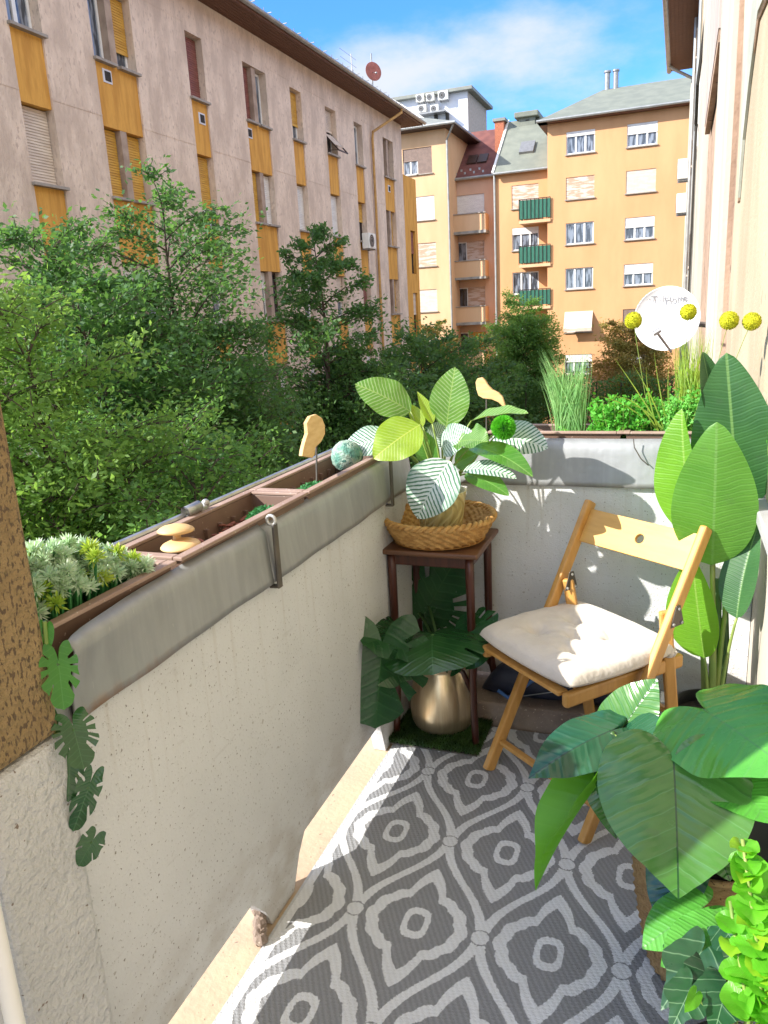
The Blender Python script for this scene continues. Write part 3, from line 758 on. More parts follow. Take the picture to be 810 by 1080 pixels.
# cream block on the left
cb = thing('apartment_building', 'cream block with grey hip roof and white shuttered windows beside the salmon wing', 'building', (-16, Y0, GZ))
xc1 = xl2 - .01 + (.0); xc1 = at(473, 250, y=Y0).x; z_c = at(450, 138, y=Y0).z
hc = []
for py0, py1, pxa, pxb in ((158, 182, 424.5, 456), (208, 231, 438, 458.5), (257, 280, 440, 460.5), (306, 328, 441, 461.5), (353, 376, 443, 463)):
    a = at(pxa, py0, y=Y0); b = at(pxb, py1, y=Y0); hc.append((a.x, b.x, b.z, a.z, .14))
p = MB(); holes_wall(p, F0, -26, xc1, GZ, z_c, hc, .14); p.box(-26, xc1, Y0 + .14, 62, GZ, z_c)
p.add([(xc1, Y0, GZ), (xc1, Y0, z_c), (xc1, Y0 + .14, z_c), (xc1, Y0 + .14, GZ)], [(3, 2, 1, 0)]); p.build('wall', M['cream_wall'], cb)
u = hc[0][0] + (hc[0][1] - hc[0][0]) * .5
window(cb, F0, hc[0][0], u, hc[0][2], hc[0][3], .14, panes=2, shutter='shutter_grey', cover=.45); window(cb, F0, u, hc[0][1], hc[0][2], hc[0][3], .14, panes=1, shutter='shutter_grey', cover=1)
for h, sp in zip(hc[1:], [dict(panes=2, shutter='shutter_white', cover=1), dict(panes=2, shutter='shutter_wood', cover=.97), dict(panes=2, shutter='shutter_cream', cover=.97), dict(panes=2, box=.2)]): window(cb, F0, *h[:4], .14, **sp)
p = MB(); p.box(-26, xc1 + .75, Y0 - .75, Y0 + .02, z_c + .002, z_c + .14); p.box(xc1 - .1, xc1 + .75, Y0 + .02, 60, z_c + .002, z_c + .14); p.build('soffit', M['frame_brown'], cb)
p = MB(); p.tube([(-26, Y0 - .8, z_c + .12), (xc1 + .8, Y0 - .8, z_c + .12), (xc1 + .8, 60, z_c + .12)], .09, 8); p.build('gutter', M['gutter'], cb)
p = MB(); e0 = z_c + .17; p.add([(-27, Y0 - .8, e0), (xc1 + .8, Y0 - .8, e0), (xc1 + .8, 62, e0), (-27, 62, e0), (xc1 - 5, Y0 + 5, e0 + 2.2), (-22, Y0 + 5, e0 + 2.2)], [(0, 1, 4, 5), (1, 2, 4), (2, 3, 5, 4), (3, 0, 5)]); p.build('roof', M['roof_grey'], cb)
p = MB(); p.tube([(xc1 + .75, Y0 - .7, z_c + .1), (xc1 + .1, Y0 - .1, z_c - .7), (xc1 + .08, Y0 - .08, GZ)], .06, 8); p.build('rain_pipe', M['gutter'], cb)
# white tower behind
Y3 = 60.0
tw = thing('stair_tower', 'white rooftop tower with dark flat roof rising behind the cream block', 'building', (-17, Y3, 9))
a = at(438, 110, y=Y3); b = at(493, 96, y=Y3); c = at(500, 108, y=Y3 + 4.5)
zt = b.z
p = MB(); p.box(a.x - 2.5, b.x, Y3, Y3 + .3, 6, zt); p.box(a.x - 2.5, b.x - .003, Y3 + .301, Y3 + 6, 6, zt); p.build('wall', M['white_wall'], tw)
p = MB(); p.box(b.x + .002, b.x + .03, Y3 + .02, Y3 + 5.9, 6, zt - .05); p.build('side_wall', M['tower_side'], tw)
p = MB(); p.box(a.x - 2.8, b.x + .45, Y3 - .45, Y3 + 6.4, zt + .002, zt + .25); p.build('flat_roof', M['roof_grey'], tw, bevel=.03)
F3 = FY(Y3)
d = at(440, 123, y=Y3); d2 = at(473, 121, y=Y3)
p = MB(); p.box(d.x, d2.x, Y3 - .9, Y3 - .003, d.z - .1, d.z); p.build('service_ledge', M['metal_grey'], tw)
for px in (459, 471): x_ = at(px, 121, y=Y3).x; p = MB(); p.box(x_, x_ + .2, Y3 - .3, Y3 - .003, d.z - 1.3, d.z - .102); p.build('ledge_support', M['screen'], tw)
for px, py, lab in ((441, 110, 'leftmost air conditioner in the upper row on the white rooftop tower'), (451.5, 109, 'middle air conditioner in the upper row on the white rooftop tower'), (464, 108, 'rightmost air conditioner in the upper row on the white rooftop tower'), (443, 121, 'left air conditioner standing on the ledge of the white rooftop tower'), (456, 121, 'right air conditioner standing on the ledge of the white rooftop tower')):
    q = at(px, py, y=Y3); ac_unit('air_conditioner', F3, q.x, q.z + .03, lab, 'air conditioners on the white tower', .62 if px != 464 else .75, .5 if px != 464 else .6, .35, .15)
# sloping pale roof edge behind the pink block
q0 = at(409, 105, y=53); q1 = at(459, 135, y=53)
p = MB(); p.prism([q0, q1, q1 - Vector((0, 0, 1.2)), (q0.x, 53, q1.z - 1.2)], (0, 3, 0)); rs = p.build('rear_roof', M['roof_grey'], cb)
p = MB(); p.bar(q0 + Vector((0, -.1, .1)), q1 + Vector((0, -.1, .1)), .2, .2); p.build('verge_flashing', M['shutter_white'], rs)

# ------------------------------------------------------------------ our own house front on the right, running down the street
M['own_cream'] = mat('weathered_cream_render', (.49, .41, .285), .9, (.38, .305, .205), 1.5, (1, 1, .5), fine=.12, speck=(.36, .28, .2), speck_scale=16, speck_cut=.66, bump=.5, bscale=50)
M['own_white'] = mat('pale_pilaster_render', (.56, .515, .44), .9, (.45, .405, .335), 1.2, (2, 2, .3), fine=.15, bump=.25, bscale=40)
M['own_brown'] = mat('bare_brown_render', (.44, .31, .22), .95, (.30, .20, .14), 2.5, (1.5, 1.5, .6), speck=(.12, .08, .06), speck_scale=9, speck_cut=.63, bump=.3, bscale=30, bdist=.02)
M['own_mauve'] = mat('mauve_grey_render', (.50, .42, .38), .9, (.40, .33, .3), 2, (1, 1, .4), fine=.2)
M['old_paint'] = mat('peeling_grey_green_paint', (.44, .45, .38), .85, (.33, .34, .29), 3, bump=.3, bscale=20)
OX = .262
FO = (Vector((OX, 0, 0)), Vector((0, 1, 0)), Vector((0, 0, 1)), Vector((-1, 0, 0)))
ow = thing('house_front', 'tall weathered cream and brown house front running down the right side of the street', 'building', (OX + .5, 10, GZ))
p = MB(); p.box(OX + .12, 7, -4, 36, GZ, 10.3); p.build('core_wall', M['own_cream'], ow)
def strip(y0, y1, prot, m, nm='wall_strip', z0=GZ, z1=10.25):
    p = MB(); p.box(OX - prot, OX + .1195, y0, y1, z0, z1); return p.build(nm, M[m], ow)
strip(-4, 5.0, 0.0, 'own_cream', 'wall_panel', .885)
strip(-4, 5.0, 0.0, 'own_white', 'lower_wall_panel', GZ, .84)
p = MB(); p.box(OX - .035, OX + .119, 1.2, 2.66, .842, .883); p.build('ledge', mat('grey_ledge', (.42, .42, .42), .6), ow, bevel=.006)
# peeled patch of older paint high on the near wall: thin irregular flake
q = [(4.9, 3.0), (4.75, 2.62), (4.6, 2.35), (4.5, 1.95), (4.4, 2.2), (4.2, 2.4), (3.9, 2.6), (3.5, 2.55), (3.2, 2.9), (3.2, 7.5), (4.2, 7.0), (4.5, 5.2), (4.8, 4.2)]
p = MB(); p.prism([(OX - .002, y, z) for y, z in q], (-.012, 0, 0)); p.build('paint_flake', M['old_paint'], ow)
p = MB(); p.tube([(OX - .006, y + .02, z + .02 * math.sin(z * 9)) for y, z in q[1:-4]], .008, 5); p.tube([(OX - .006, y + .03, z) for y, z in q[-4:]] + [(OX - .006, 4.95, 3.0), (OX - .006, 4.77, 2.62)], .007, 5); p.build('flake_edge', M['own_brown'], ow)
strip(5.0, 5.11, .0, 'own_brown', 'moulding'); strip(5.115, 5.17, .025, 'own_brown', 'moulding'); strip(5.175, 5.24, .012, 'own_brown', 'moulding')
strip(5.245, 7.4, .05, 'own_white', 'pilaster')
strip(7.45, 12.4, -.01, 'own_brown', 'bare_wall')
strip(12.45, 15.0, .06, 'own_white', 'pilaster'); strip(15.05, 16.0, .0, 'own_mauve'); strip(16.05, 18.2, .07, 'own_white', 'pilaster')
strip(18.25, 21.5, .0, 'own_mauve'); strip(21.55, 24.5, .1, 'own_cream', 'pilaster'); strip(24.55, 30, .02, 'own_mauve'); strip(30.1, 36, .14, 'own_white', 'pilaster')
# the shallow bay that juts out above
p = MB(); p.box(OX - .066, OX + .0, 7.46, 11.4, 3.55, 10.2); p.build('bay', M['own_mauve'], ow)
p = MB(); p.box(OX - .06, OX + .0, 7.47, 11.35, 3.45, 3.548); p.build('bay_base', M['own_brown'], ow)
for y0, y1, z0 in ((8.6, 10.0, -1.4), (8.6, 10.0, -4.5), (19.2, 20.6, 4.6), (19.2, 20.6, 1.4), (26.3, 28, 4.5), (26.3, 28, 1.4), (26.3, 28, 7.4)):
    fr = (Vector((OX - .0, 0, 0)), Vector((0, 1, 0)), Vector((0, 0, 1)), Vector((-1, 0, 0)))
    window(ow, fr, y0, y1, z0, z0 + 1.5, -.03, 'white', 2, 'shutter_cream', .5)
p = MB(); p.tube([(OX - .14, 29.6, 10.1), (OX - .14, 29.6, GZ)], .06, 8); p.tube([(OX - .13, 18.0, 8.5), (OX - .05, 18.0, GZ)], .03, 6); p.tube([(OX - .1, 23.4, 9.5), (OX - .1, 23.4, GZ)], .025, 6); p.build('rain_pipe', M['gutter'], ow)
p = MB(); p.tube([(OX - .04, 16.2, 6.2), (OX - .13, 16.5, 5.2), (OX - .12, 17.4, 4.6), (OX - .1, 18.0, 4.8)], .03, 6); p.tube([(OX - .12, 17.0, 4.6), (OX - .12, 17.0, GZ)], .02, 6); p.build('cable', M['screen'], ow)
for py, lab in ((178, 'upper white air conditioner sticking out of the house front on the right'), (214, 'middle air conditioner on bracket on the house front on the right')):
    q = at(708 if py == 178 else 710, py, y=26)
    fr = (Vector((OX - .14, 0, 0)), Vector((0, 1, 0)), Vector((0, 0, 1)), Vector((-1, 0, 0)))
    q = at(709, py, x=-.1)
    yb = 31.0; z = EYE.z + (q.z - EYE.z) * 1.0
    zz = at(711, py, y=yb).z
    t = ac_unit('air_conditioner', fr, yb, zz - .35, lab, 'air conditioners on the house front', .8, .65, .34, .06)
# eave
g0 = at(688, 0, z=10.2); 
EX = -.72
p = MB(); p.box(EX, OX + .3, -4, 36.4, 10.3, 10.4)
for k in range(8): p.box(EX + .05 + k * .12, EX + .06 + k * .12, -4, 36.4, 10.285, 10.298)
p.build('soffit', M['wood_soffit'], ow)
p = MB(); n = 9; pr = [(EX - .08 + .09 * math.cos(t), 10.36 + .09 * math.sin(t)) for t in np.linspace(math.pi, 2 * math.pi, n)]
p.add([(x, y, z) for y in (-4, 36.6) for x, z in pr], [(k, k + 1, n + k + 1, n + k) for k in range(n - 1)]); p.build('gutter', M['gutter'], ow, solid=.012)
p = MB(); p.tube([(EX - .05, 35.5, 10.3), (EX + .1, 35.5, 10.15), (OX - .16, 35.4, 9.7), (OX - .17, 35.4, 9.2), (OX - .17, 35.4, GZ)], .06, 8); p.build('rain_pipe', M['own_white'], ow)
p = MB(); p.add([(EX - .02, -4, 10.41), (EX - .02, 36.5, 10.41), (5, 33, 13.6), (5, -4, 13.6), (12, -4, 10.41), (12, 36.5, 10.41)], [(0, 1, 2, 3), (3, 2, 5, 4), (1, 5, 2), (0, 3, 4)]); p.build('roof', M['roof_red'], ow)

# white dish of the neighbours
DY = 8.4
dc = at(703, 336, y=DY)
t = thing('satellite_dish', 'big white satellite dish with faint lettering in front of the orange block', 'satellite dish', (dc.x, DY, dc.z - .5), 'satellite dishes')
dv = Vector((-.10, -1.0, .16)).normalized()
rd = 30.5 / F_PX * (at(703, 336, y=DY) - EYE).length
m_dish = mat('white_enamel', (.80, .80, .80), .35)
p = MB(); p.lathe(dc, [(.001, -.10 * rd * 2), (rd * .35, -.08 * rd * 2), (rd * .7, -.04 * rd * 2), (rd * .97, 0), (rd, .012), (rd * .97, -.012), (rd * .7, -.05 * rd * 2), (.001, -.11 * rd * 2)], 48, dv, caps=(False, False), fn=lambda r, h, g, i: r); p.build('reflector', m_dish, t, smooth=True)
p = MB(); fa = at(708, 371, y=DY - .02); tip = at(692.5, 350, y=DY - .3)
p.tube([fa, fa.lerp(tip, .6), tip], .013, 6); p.tube([tip - Vector((.03, 0, .02)), tip + Vector((.035, 0, .02))], .026, 8); p.build('feed_arm', M['metal_grey'], t)
p = MB(); p.tube([dc - dv * .1, dc - dv * .25, (OX + .05, DY + .5, dc.z - .1)], .03, 8); p.build('mount', M['metal_grey'], t)
# faint lettering on the dish
m_let = mat('faint_grey_lettering', (.22, .22, .23), .6)
def text(name, s, m, parent, P, right, up, size, depth=.002):
    cu = bpy.data.curves.new(name, 'FONT'); cu.body = s; cu.size = size; cu.align_x = 'CENTER'; cu.extrude = depth
    o = bpy.data.objects.new(name, cu); COL.objects.link(o)
    dg = bpy.context.evaluated_depsgraph_get(); me = bpy.data.meshes.new_from_object(o.evaluated_get(dg)); bpy.data.objects.remove(o)
    R = Vector(right).normalized(); U = Vector(up).normalized(); Nn = R.cross(U)
    mtx = Matrix((R, U, Nn)).transposed().to_4x4(); mtx.translation = Vector(P) - LOC[parent]
    me.transform(mtx); me.materials.append(m)
    o = bpy.data.objects.new(name, me); COL.objects.link(o); o.parent = parent; KIDS.setdefault(parent, []).append(o); LOC[o] = LOC[parent]
    return o
rt_ = Vector((0, 0, 1)).cross(dv).normalized()
upv = (Vector((0, 0, 1)) - dv * dv.z).normalized()
text('lettering', '··T··Home·', m_let, t, dc + upv * rd * .52 - dv * .010, rt_, upv, .095)

# ------------------------------------------------------------------ street trees
M['bark'] = mat('tree_bark', (.10, .075, .055), .95, (.06, .045, .035), 8, (3, 3, .6), bump=.6, bscale=20, bdist=.02)
M['leaf_dark'] = foliage_mat('dark_tree_leaves', (.042, .105, .034), (.070, .15, .046), .38, (.19, .40, .07), 1.1)
M['leaf_mid'] = foliage_mat('mid_tree_leaves', (.052, .135, .034), (.092, .19, .045), .45, (.26, .50, .08), 1.0)
M['leaf_light'] = foliage_mat('light_tree_leaves', (.088, .185, .034), (.145, .255, .050), .45, (.34, .56, .09), .9)
M['leaf_brown'] = foliage_mat('browning_leaves', (.34, .24, .07), (.22, .24, .06), .4, (.45, .36, .08), 1.2)

def tree(label, m, x, y, top, base, radius, seed, n=24000, size=.11, leaders=((0, 0, 1, 1),), limbs=34, rise=.8, group='street trees', trunk_r=.16, wr=.5, dens=.2, pw=.7, flat=.6, tw=9):
    """trunk with one or more leaders; ascending limbs carry side twigs, leaves sit in loose sprays along the twigs"""
    rng = np.random.default_rng(seed); rd = random.Random(seed)
    gz = GZ + .13
    t = thing('street_tree', label, 'tree', (x, y, gz), group)
    p = MB(); C = []; D = []
    fork = base - .2
    p.tube([Vector((x, y, gz)), Vector((x + .05, y, (gz + fork) / 2)), Vector((x, y, fork + .25))], [trunk_r, trunk_r * .85, trunk_r * .75], 9)
    for lx, ly, tf, rf in leaders:
        tz = base + (top - base) * tf; r_ = radius * rf
        ld = [Vector((x + lx * s ** .8 + .07 * math.sin(s * 8 + seed + lx * 3), y + ly * s ** .8 + .07 * math.cos(s * 6 + seed + ly), fork + (tz - fork - .15) * s)) for s in np.linspace(0, 1, 13)]
        p.tube(ld, [trunk_r * .72 * (1 - .95 * s) for s in np.linspace(0, 1, 13)], 8)
        az = rd.uniform(0, 6)
        for k in range(limbs):
            h = (k + .35) / limbs
            s = (base - fork + (tz - base) * h * .99) / (tz - fork); f = min(s, .999) * 12; i = int(f)
            o = ld[i].lerp(ld[i + 1], f - i)
            az += 2.4 + rd.uniform(-.5, .5)
            L = r_ * (1 - h) ** pw * min(1, .5 + h * 2.5) * rd.uniform(.6, 1.3) + .22
            dr = Vector((math.cos(az), math.sin(az), 0)); up = rise * rd.uniform(.6, 1.3) * (.55 + .8 * h)
            sw = rd.uniform(-.35, .35); sd = dr.cross(Vector((0, 0, 1)))
            P = lambda q: o + dr * (L * q) + sd * (L * sw * q * q) + Vector((0, 0, L * (up * q - (up * .38 + .10) * q * q)))
            p.tube([P(q) for q in np.linspace(0, 1, 6)], [max(.005, trunk_r * .24 * (1 - h * .7) * (1 - q * .92)) for q in np.linspace(0, 1, 6)], 5)
            for j in range(tw):
                q = rd.uniform(.08, 1.0); b = P(q)
                l2 = min(.9, max(.2, L * rd.uniform(.2, .5) * (1.2 - q * .5)))
                a2 = az + rd.choice((-1, 1)) * rd.uniform(.25, 1.25)
                e = b + Vector((math.cos(a2), math.sin(a2), rd.uniform(-.45, .85))) * l2
                p.tube([b, b.lerp(e, .5) + Vector((0, 0, .05 * l2)), e], [.007, .005, .003], 4, cap=False)
                C.append((b, e)); D.append(l2)
            C.append((P(.7), P(1.02))); D.append(L * .3)
    p.build('trunk', M['bark'], t, smooth=True)
    C0 = np.array([a for a, _ in C]); C1 = np.array([b for _, b in C]); D = np.array(D)
    pick = rng.choice(len(C), size=n, p=D / D.sum())
    u = rng.beta(1.4, 1.0, size=(n, 1)) * 1.1
    sp = np.clip(D[pick] * dens, .04, .3)[:, None]
    P_ = C0[pick] * (1 - u) + C1[pick] * u + rng.normal(size=(n, 3)) * sp * np.array([1, 1, flat])
    A, B = cloud_leaves(rng, P_, size, up=.8, dirs=(C1 - C0)[pick] / D[pick][:, None], wr=wr)
    leaf_cloud('crown', m, t, P_, A, B)
    return t

tree('large bushy green tree standing mid row, left of the dark pointed tree', M['leaf_dark'], -7.3, 9.9, 3.4, -4.2, 2.1, 3, 190000, .092, ((-.5, -1.6, .93, .95), (.3, .2, 1.0, 1), (.2, 1.1, .74, .8), (1.0, -.5, .64, .9), (.6, -2.4, .82, .85), (-.9, -.4, .86, .9)), 54, dens=.30, pw=.42, flat=.95, tw=12)
tree('bright green tree nearest the balcony at the left edge of the photo', M['leaf_light'], -5.2, 4.4, 2.7, -4.2, 1.6, 8, 105000, .070, ((0, -.6, 1, 1), (.2, .7, .84, 1), (.5, 0, .7, 1), (-.6, .1, .94, 1)), 46, dens=.30, pw=.42, flat=.95, tw=11)
tree('low spreading green tree in full sun just below the flower boxes', M['leaf_mid'], -4.2, 5.6, .45, -4.0, 1.7, 11, 120000, .062, ((0, -1.2, .9, 1), (.2, .2, 1, 1), (0, 1.2, .84, .85), (.9, .6, .8, .9), (-.9, .9, 1, 1)), 40, dens=.30, pw=.4, flat=.9, tw=10)
tree('dark pointed tree with open layered branches in front of the pink block', M['leaf_dark'], -6.9, 14.8, 3.3, -4.0, 2.2, 21, 90000, .105, ((0, 0, 1, 1), (.3, .9, .66, .85), (.2, -.7, .55, .8)), 60, rise=.65, dens=.24, flat=.7, tw=10)
tree('low dark tree behind the striped plant and its pot', M['leaf_dark'], -6.3, 19.0, .75, -5.0, 2.4, 27, 80000, .13, ((0, -1.2, .9, 1), (0, .5, 1, 1), (0, 2.6, .95, 1), (1.4, 1, .85, 1)), 32, pw=.35, dens=.3, flat=.8)
q = at(456, 380, y=43.5)
tree('small yellowing tree at the far corner beside the ochre annex', M['leaf_brown'], q.x, 43.5, .9, -5, 1.9, 31, 22000, .17, ((0, 0, 1, 1), (.8, .3, .8, 1)), 26, dens=.3, pw=.4)
q = at(553, 400, y=45.5)
tree('round light green tree in front of the green balconies', M['leaf_mid'], q.x, 45.5, 1.95, -6, 2.0, 37, 70000, .15, ((-.1, 0, 1, 1), (.8, 0, .85, .95), (-.9, .4, .8, .9), (.2, -.9, .85, 1)), 34, pw=.25, dens=.34, flat=.9)
q = at(667, 400, y=46)
tree('small browning tree below the white dish', M['leaf_brown'], q.x, 46, .35, -5.5, 2.0, 41, 34000, .15, ((-.5, 0, 1, 1), (.8, 0, .93, 1)), 28, pw=.3, dens=.34, flat=.9)
# clipped hedge and low wall at the foot of the orange block
hd = thing('hedge', 'dark clipped hedge at the foot of the orange block', 'hedge', (-3, 42.6, GZ + .14))
rng = np.random.default_rng(77)
P = rng.uniform([-12, 42.0, GZ + .2], [6, 43.2, -2.3], size=(26000, 3)); P[:, 2] += .25 * np.sin(P[:, 0] * 2.1)
A, B = cloud_leaves(rng, P, .2, .3); leaf_cloud('foliage', M['leaf_dark'], hd, P, A, B)
p = MB()
for k in range(14): p.tube([(-11.6 + k * 1.25, 42.6, GZ + .14), (-11.5 + k * 1.25, 42.6, -2.6)], .04, 5)
p.build('stem', M['bark'], hd)

# ------------------------------------------------------------------ balcony shell
PX = -.903                                       # inner face of the street parapet
PY = 2.65                                        # inner face of the end parapet
def stucco_mat():
    m, nt, b = new_mat('white_stucco')
    v = coord(nt, 'Object'); w_ = nt.nodes.new('ShaderNodeNewGeometry').outputs['Position']; z = sep(nt, w_)[2]
    col = mixc(nt, noise_n(nt, v, 2.2, 5).ramp(.35, .65), (.665, .68, .695), (.60, .615, .625))
    pit = noise_n(nt, v, 150, 2, .5).ramp(.65, .70); pit2 = noise_n(nt, v, 38, 2, .5).ramp(.71, .74)
    col = mixc(nt, pit * .9, col, (.22, .20, .185)); col = mixc(nt, pit2 * .6, col, (.3, .28, .25))
    drip = noise_n(nt, coord(nt, 'Object', (26, 26, .9)), 1.6, 4).ramp(.52, .72) * z.ramp(.45, .88) * .30
    col = mixc(nt, drip, col, (.42, .37, .31))
    grime = noise_n(nt, coord(nt, 'Object', (1, 1, 2)), 7, 5).ramp(.38, .66) * z.ramp(.36, .12) * .45
    col = mixc(nt, grime, col, (.36, .31, .26))
    scuff = noise_n(nt, coord(nt, 'Object', (1, 1.0, 5), (2, 7, 1)), 6, 6, .7).ramp(.60, .66) * .22
    col = mixc(nt, scuff, col, (.44, .43, .42))
    nt.links.new(col, b.inputs['Base Color']); b.inputs['Roughness'].default_value = .92
    set_bump(nt, b, noise_n(nt, v, 150, 4) + noise_n(nt, v, 12, 3) * 1.2 - pit * .5, .55, .006); return m
M['stucco'] = stucco_mat()
M['slab'] = mat('sandy_concrete_slab', (.56, .42, .28), .92, (.46, .34, .24), 5, speck=(.22, .17, .13), speck_scale=70, speck_cut=.68, bump=.4, bscale=60, bdist=.006, fine=.15)
M['slab_edge'] = mat('worn_brown_concrete', (.30, .24, .19), .95, (.20, .15, .12), 7, speck=(.45, .38, .30), speck_scale=110, speck_cut=.66, bump=.6, bscale=70, bdist=.008)
def cover_mat():
    m, nt, b = new_mat('grey_metal_sheet')
    v = coord(nt, 'Object', (1, 1, 1))
    x, y, z = sep(nt, v)
    st = noise_n(nt, coord(nt, 'Object', (9, 9, .9)), 4, 5)
    col = mixc(nt, st.ramp(.35, .7), (.30, .315, .325), (.345, .36, .37))
    col = mixc(nt, noise_n(nt, v, 5, 5).ramp(.45, .75) * .4, col, (.215, .228, .236))
    rust = (noise_n(nt, coord(nt, 'Object', (14, 14, 2)), 3, 5) * .05 + .865 - z).ramp(.0, .035) * ((1.25 - 1.2 - y).ramp(0, .35) + .12)
    col = mixc(nt, rust * .8, col, (.34, .19, .085))
    sp = noise_n(nt, coord(nt, 'Object', (30, 30, 5)), 6, 2).ramp(.72, .76)
    col = mixc(nt, sp * .5, col, (.5, .5, .48))
    nt.links.new(col, b.inputs['Base Color']); b.inputs['Roughness'].default_value = .48; b.inputs['Metallic'].default_value = .25
    set_bump(nt, b, noise_n(nt, v, 7, 3), .35, .02)
    return m
M['cover'] = cover_mat()
p = MB(); p.box(-1.0, OX, -1.2, 2.46, -.16, 0); structure(p.build('balcony_floor', M['slab']))
# street parapet, thin panel standing clear of the slab on short feet
sp_ = thing('balcony_parapet', 'white stucco street parapet with grey sheet cladding running along the left of the balcony', 'parapet', (PX, 1.2, 0))
TH = .045
pr = [(-1.2, .128), (1.315, .128), (1.37, .06), (1.395, .002), (1.515, .002), (1.56, .085), (1.60, .128), (2.18, .128), (2.22, .002), (2.64, .002), (2.64, .90), (-1.2, .90)]
p = MB(); p.prism([(PX, y, z) for y, z in pr], (-TH, 0, 0)); p.build('wall_panel', M['stucco'], sp_)
rk = random.Random(4)
p = MB()
for k in range(9): p.ball((PX + .004 - k * .004, 1.33 + .012 * k * .6, .02 + .008 * (k % 4)), .022, 7, 5, fn=lambda d: .8 + .4 * noise.noise(d * 3 + Vector((k, 0, 0))))
p.build('broken_concrete', M['slab_edge'], sp_)
def sheet(y0, y1, z0, z1, lean=.012, wav=.002, n=30, flare0=0.0, flare1=0.0, rows_=9, near=0.0):
    p = MB(); vs = []; fs = []
    for i in range(n + 1):
        y = y0 + (y1 - y0) * i / n; e = flare0 * math.exp(-(y - y0) / .035) + flare1 * math.exp(-(y1 - y) / .04)
        for j in range(rows_ + 1):
            t = j / rows_; z = z0 + (z1 - z0) * t
            x = PX + .012 - lean * t + near * t * t * math.exp(-max(0, y - y0) / .22) + wav * math.sin(y * 13 + t * 2) + wav * .6 * math.sin(y * 31 + 3 * t) + e * (.3 + t) - (.02 * max(0, t - .88) / .12)
            vs.append((x, y, z + .0012 * math.sin(y * 6)))
    m = rows_ + 1
    p.add(vs, [(i * m + j, (i + 1) * m + j, (i + 1) * m + j + 1, i * m + j + 1) for i in range(n) for j in range(rows_)]); return p
sheet(.862, 1.535, .866, 1.012, flare0=.014, near=.028).build('cladding_sheet', M['cover'], sp_, smooth=True, solid=.004)
sheet(1.538, 2.60, .868, 1.008, lean=.016).build('cladding_sheet', M['cover'], sp_, smooth=True, solid=.004)
sheet(.2, .868, .868, 1.004, flare1=-.008).build('cladding_sheet', M['cover'], sp_, smooth=True, solid=.004)
M['iron'] = mat('dark_weathered_iron', (.085, .08, .075), .6, (.14, .12, .10), 14, metal=.4)
M['zinc'] = mat('pale_zinc', (.55, .55, .53), .4, (.42, .42, .41), 20, metal=.7)
for yb in (1.548, 2.355):
    p = MB(); p.box(PX + .019, PX + .026, yb - .010, yb + .010, .852, 1.012); p.box(PX - .02, PX + .0185, yb - .010, yb + .010, .852, .858)
    st = p.build('hanger_strap', M['iron'], sp_, bevel=.002)
    p = MB(); p.tube([(PX + .014 + .012 * math.cos(a), yb + .004 * a / 6, 1.020 + .012 * math.sin(a)) for a in np.linspace(-1.2, 4.6, 16)], .004, 8); p.build('curled_end', M['zinc'], st, smooth=True)
# end parapet
ep = thing('balcony_parapet', 'white stucco end parapet with grey sheet cladding behind the folding chair', 'parapet', (-.3, PY, 0))
p = MB(); p.box(PX + .002, OX - .002, PY, PY + TH, .13, .90); p.box(PX + .002, -.86, PY, PY + TH, .0, .13); p.box(.05, OX - .002, PY, PY + TH, -.1, .13); p.build('wall_panel', M['stucco'], ep)
p = MB(); vs = []; fs = []; n = 40; m = 10
for i in range(n + 1):
    x = PX + .03 + (OX - .012 - PX - .03) * i / n
    for j in range(m):
        t = j / (m - 1); y = PY - .012 + .016 * t + .003 * math.sin(x * 14 + t) + (.02 * max(0, t - .85) / .15); vs.append((x, y, .872 + .160 * t + .001 * math.sin(x * 5)))
p.add(vs, [(i * m + j, (i + 1) * m + j, (i + 1) * m + j + 1, i * m + j + 1) for i in range(n) for j in range(m - 1)]); p.build('cladding_sheet', M['cover'], ep, smooth=True, solid=.004)
p = MB(); p.tube([at(668, 463, y=PY - .02), at(669, 472, y=PY - .024), at(676, 484, y=PY - .024), at(684, 491, y=PY - .02)], .002, 5); p.build('cable', M['iron'], ep)
# raised ledge of the slab at the end
p = MB(); p.box(-1.0, OX, 2.475, 2.78, -.16, .098)
structure(p.build('ledge', M['slab_edge'], bevel=.008))
# pillar at the left
M['tan_render'] = mat('rough_tan_render', (.33, .235, .115), .95, (.25, .17, .08), 6, speck=(.13, .088, .052), speck_scale=190, speck_stretch=(1, 1, .45), speck_cut=.55, bump=1.0, bscale=70, bdist=.02)
M['stucco_rough'] = mat('rough_white_stucco', (.62, .63, .64), .95, (.54, .55, .56), 5, speck=(.22, .18, .15), speck_scale=70, speck_cut=.69, bump=1.0, bscale=75, bdist=.014, fine=.1)
pl = thing('pillar', 'square rendered pillar at the left edge, rough tan above and white stucco below', 'pillar', (-.95, .72, 0))
def pillar_part(z0, z1, grow, m, nm, sl=0):
    p = MB(); N = 60
    xs = [(-.868 + grow, .655), (-.868 + grow, .792 + grow)]
    p.box(-1.12, -.866 + grow, .655, .812 + grow, z0, z1); p.build(nm, M[m], pl, bevel=.012)
pillar_part(.884, 3.2, 0.0, 'tan_render', 'upper_shaft'); pillar_part(.0, .880, .004, 'stucco_rough', 'lower_shaft')
p = MB(); p.tube([at(3, 950, x=-.84) + Vector((0, -.02, .25)), at(3, 950, x=-.84) + Vector((0, -.02, -.9))], .013, 12)
tag(p.build('drain_tube', M['white'], None, smooth=True, loc=(-.84, .64, 0)), 'thin white tube standing upright against the pillar at the lower left edge', 'pipe')

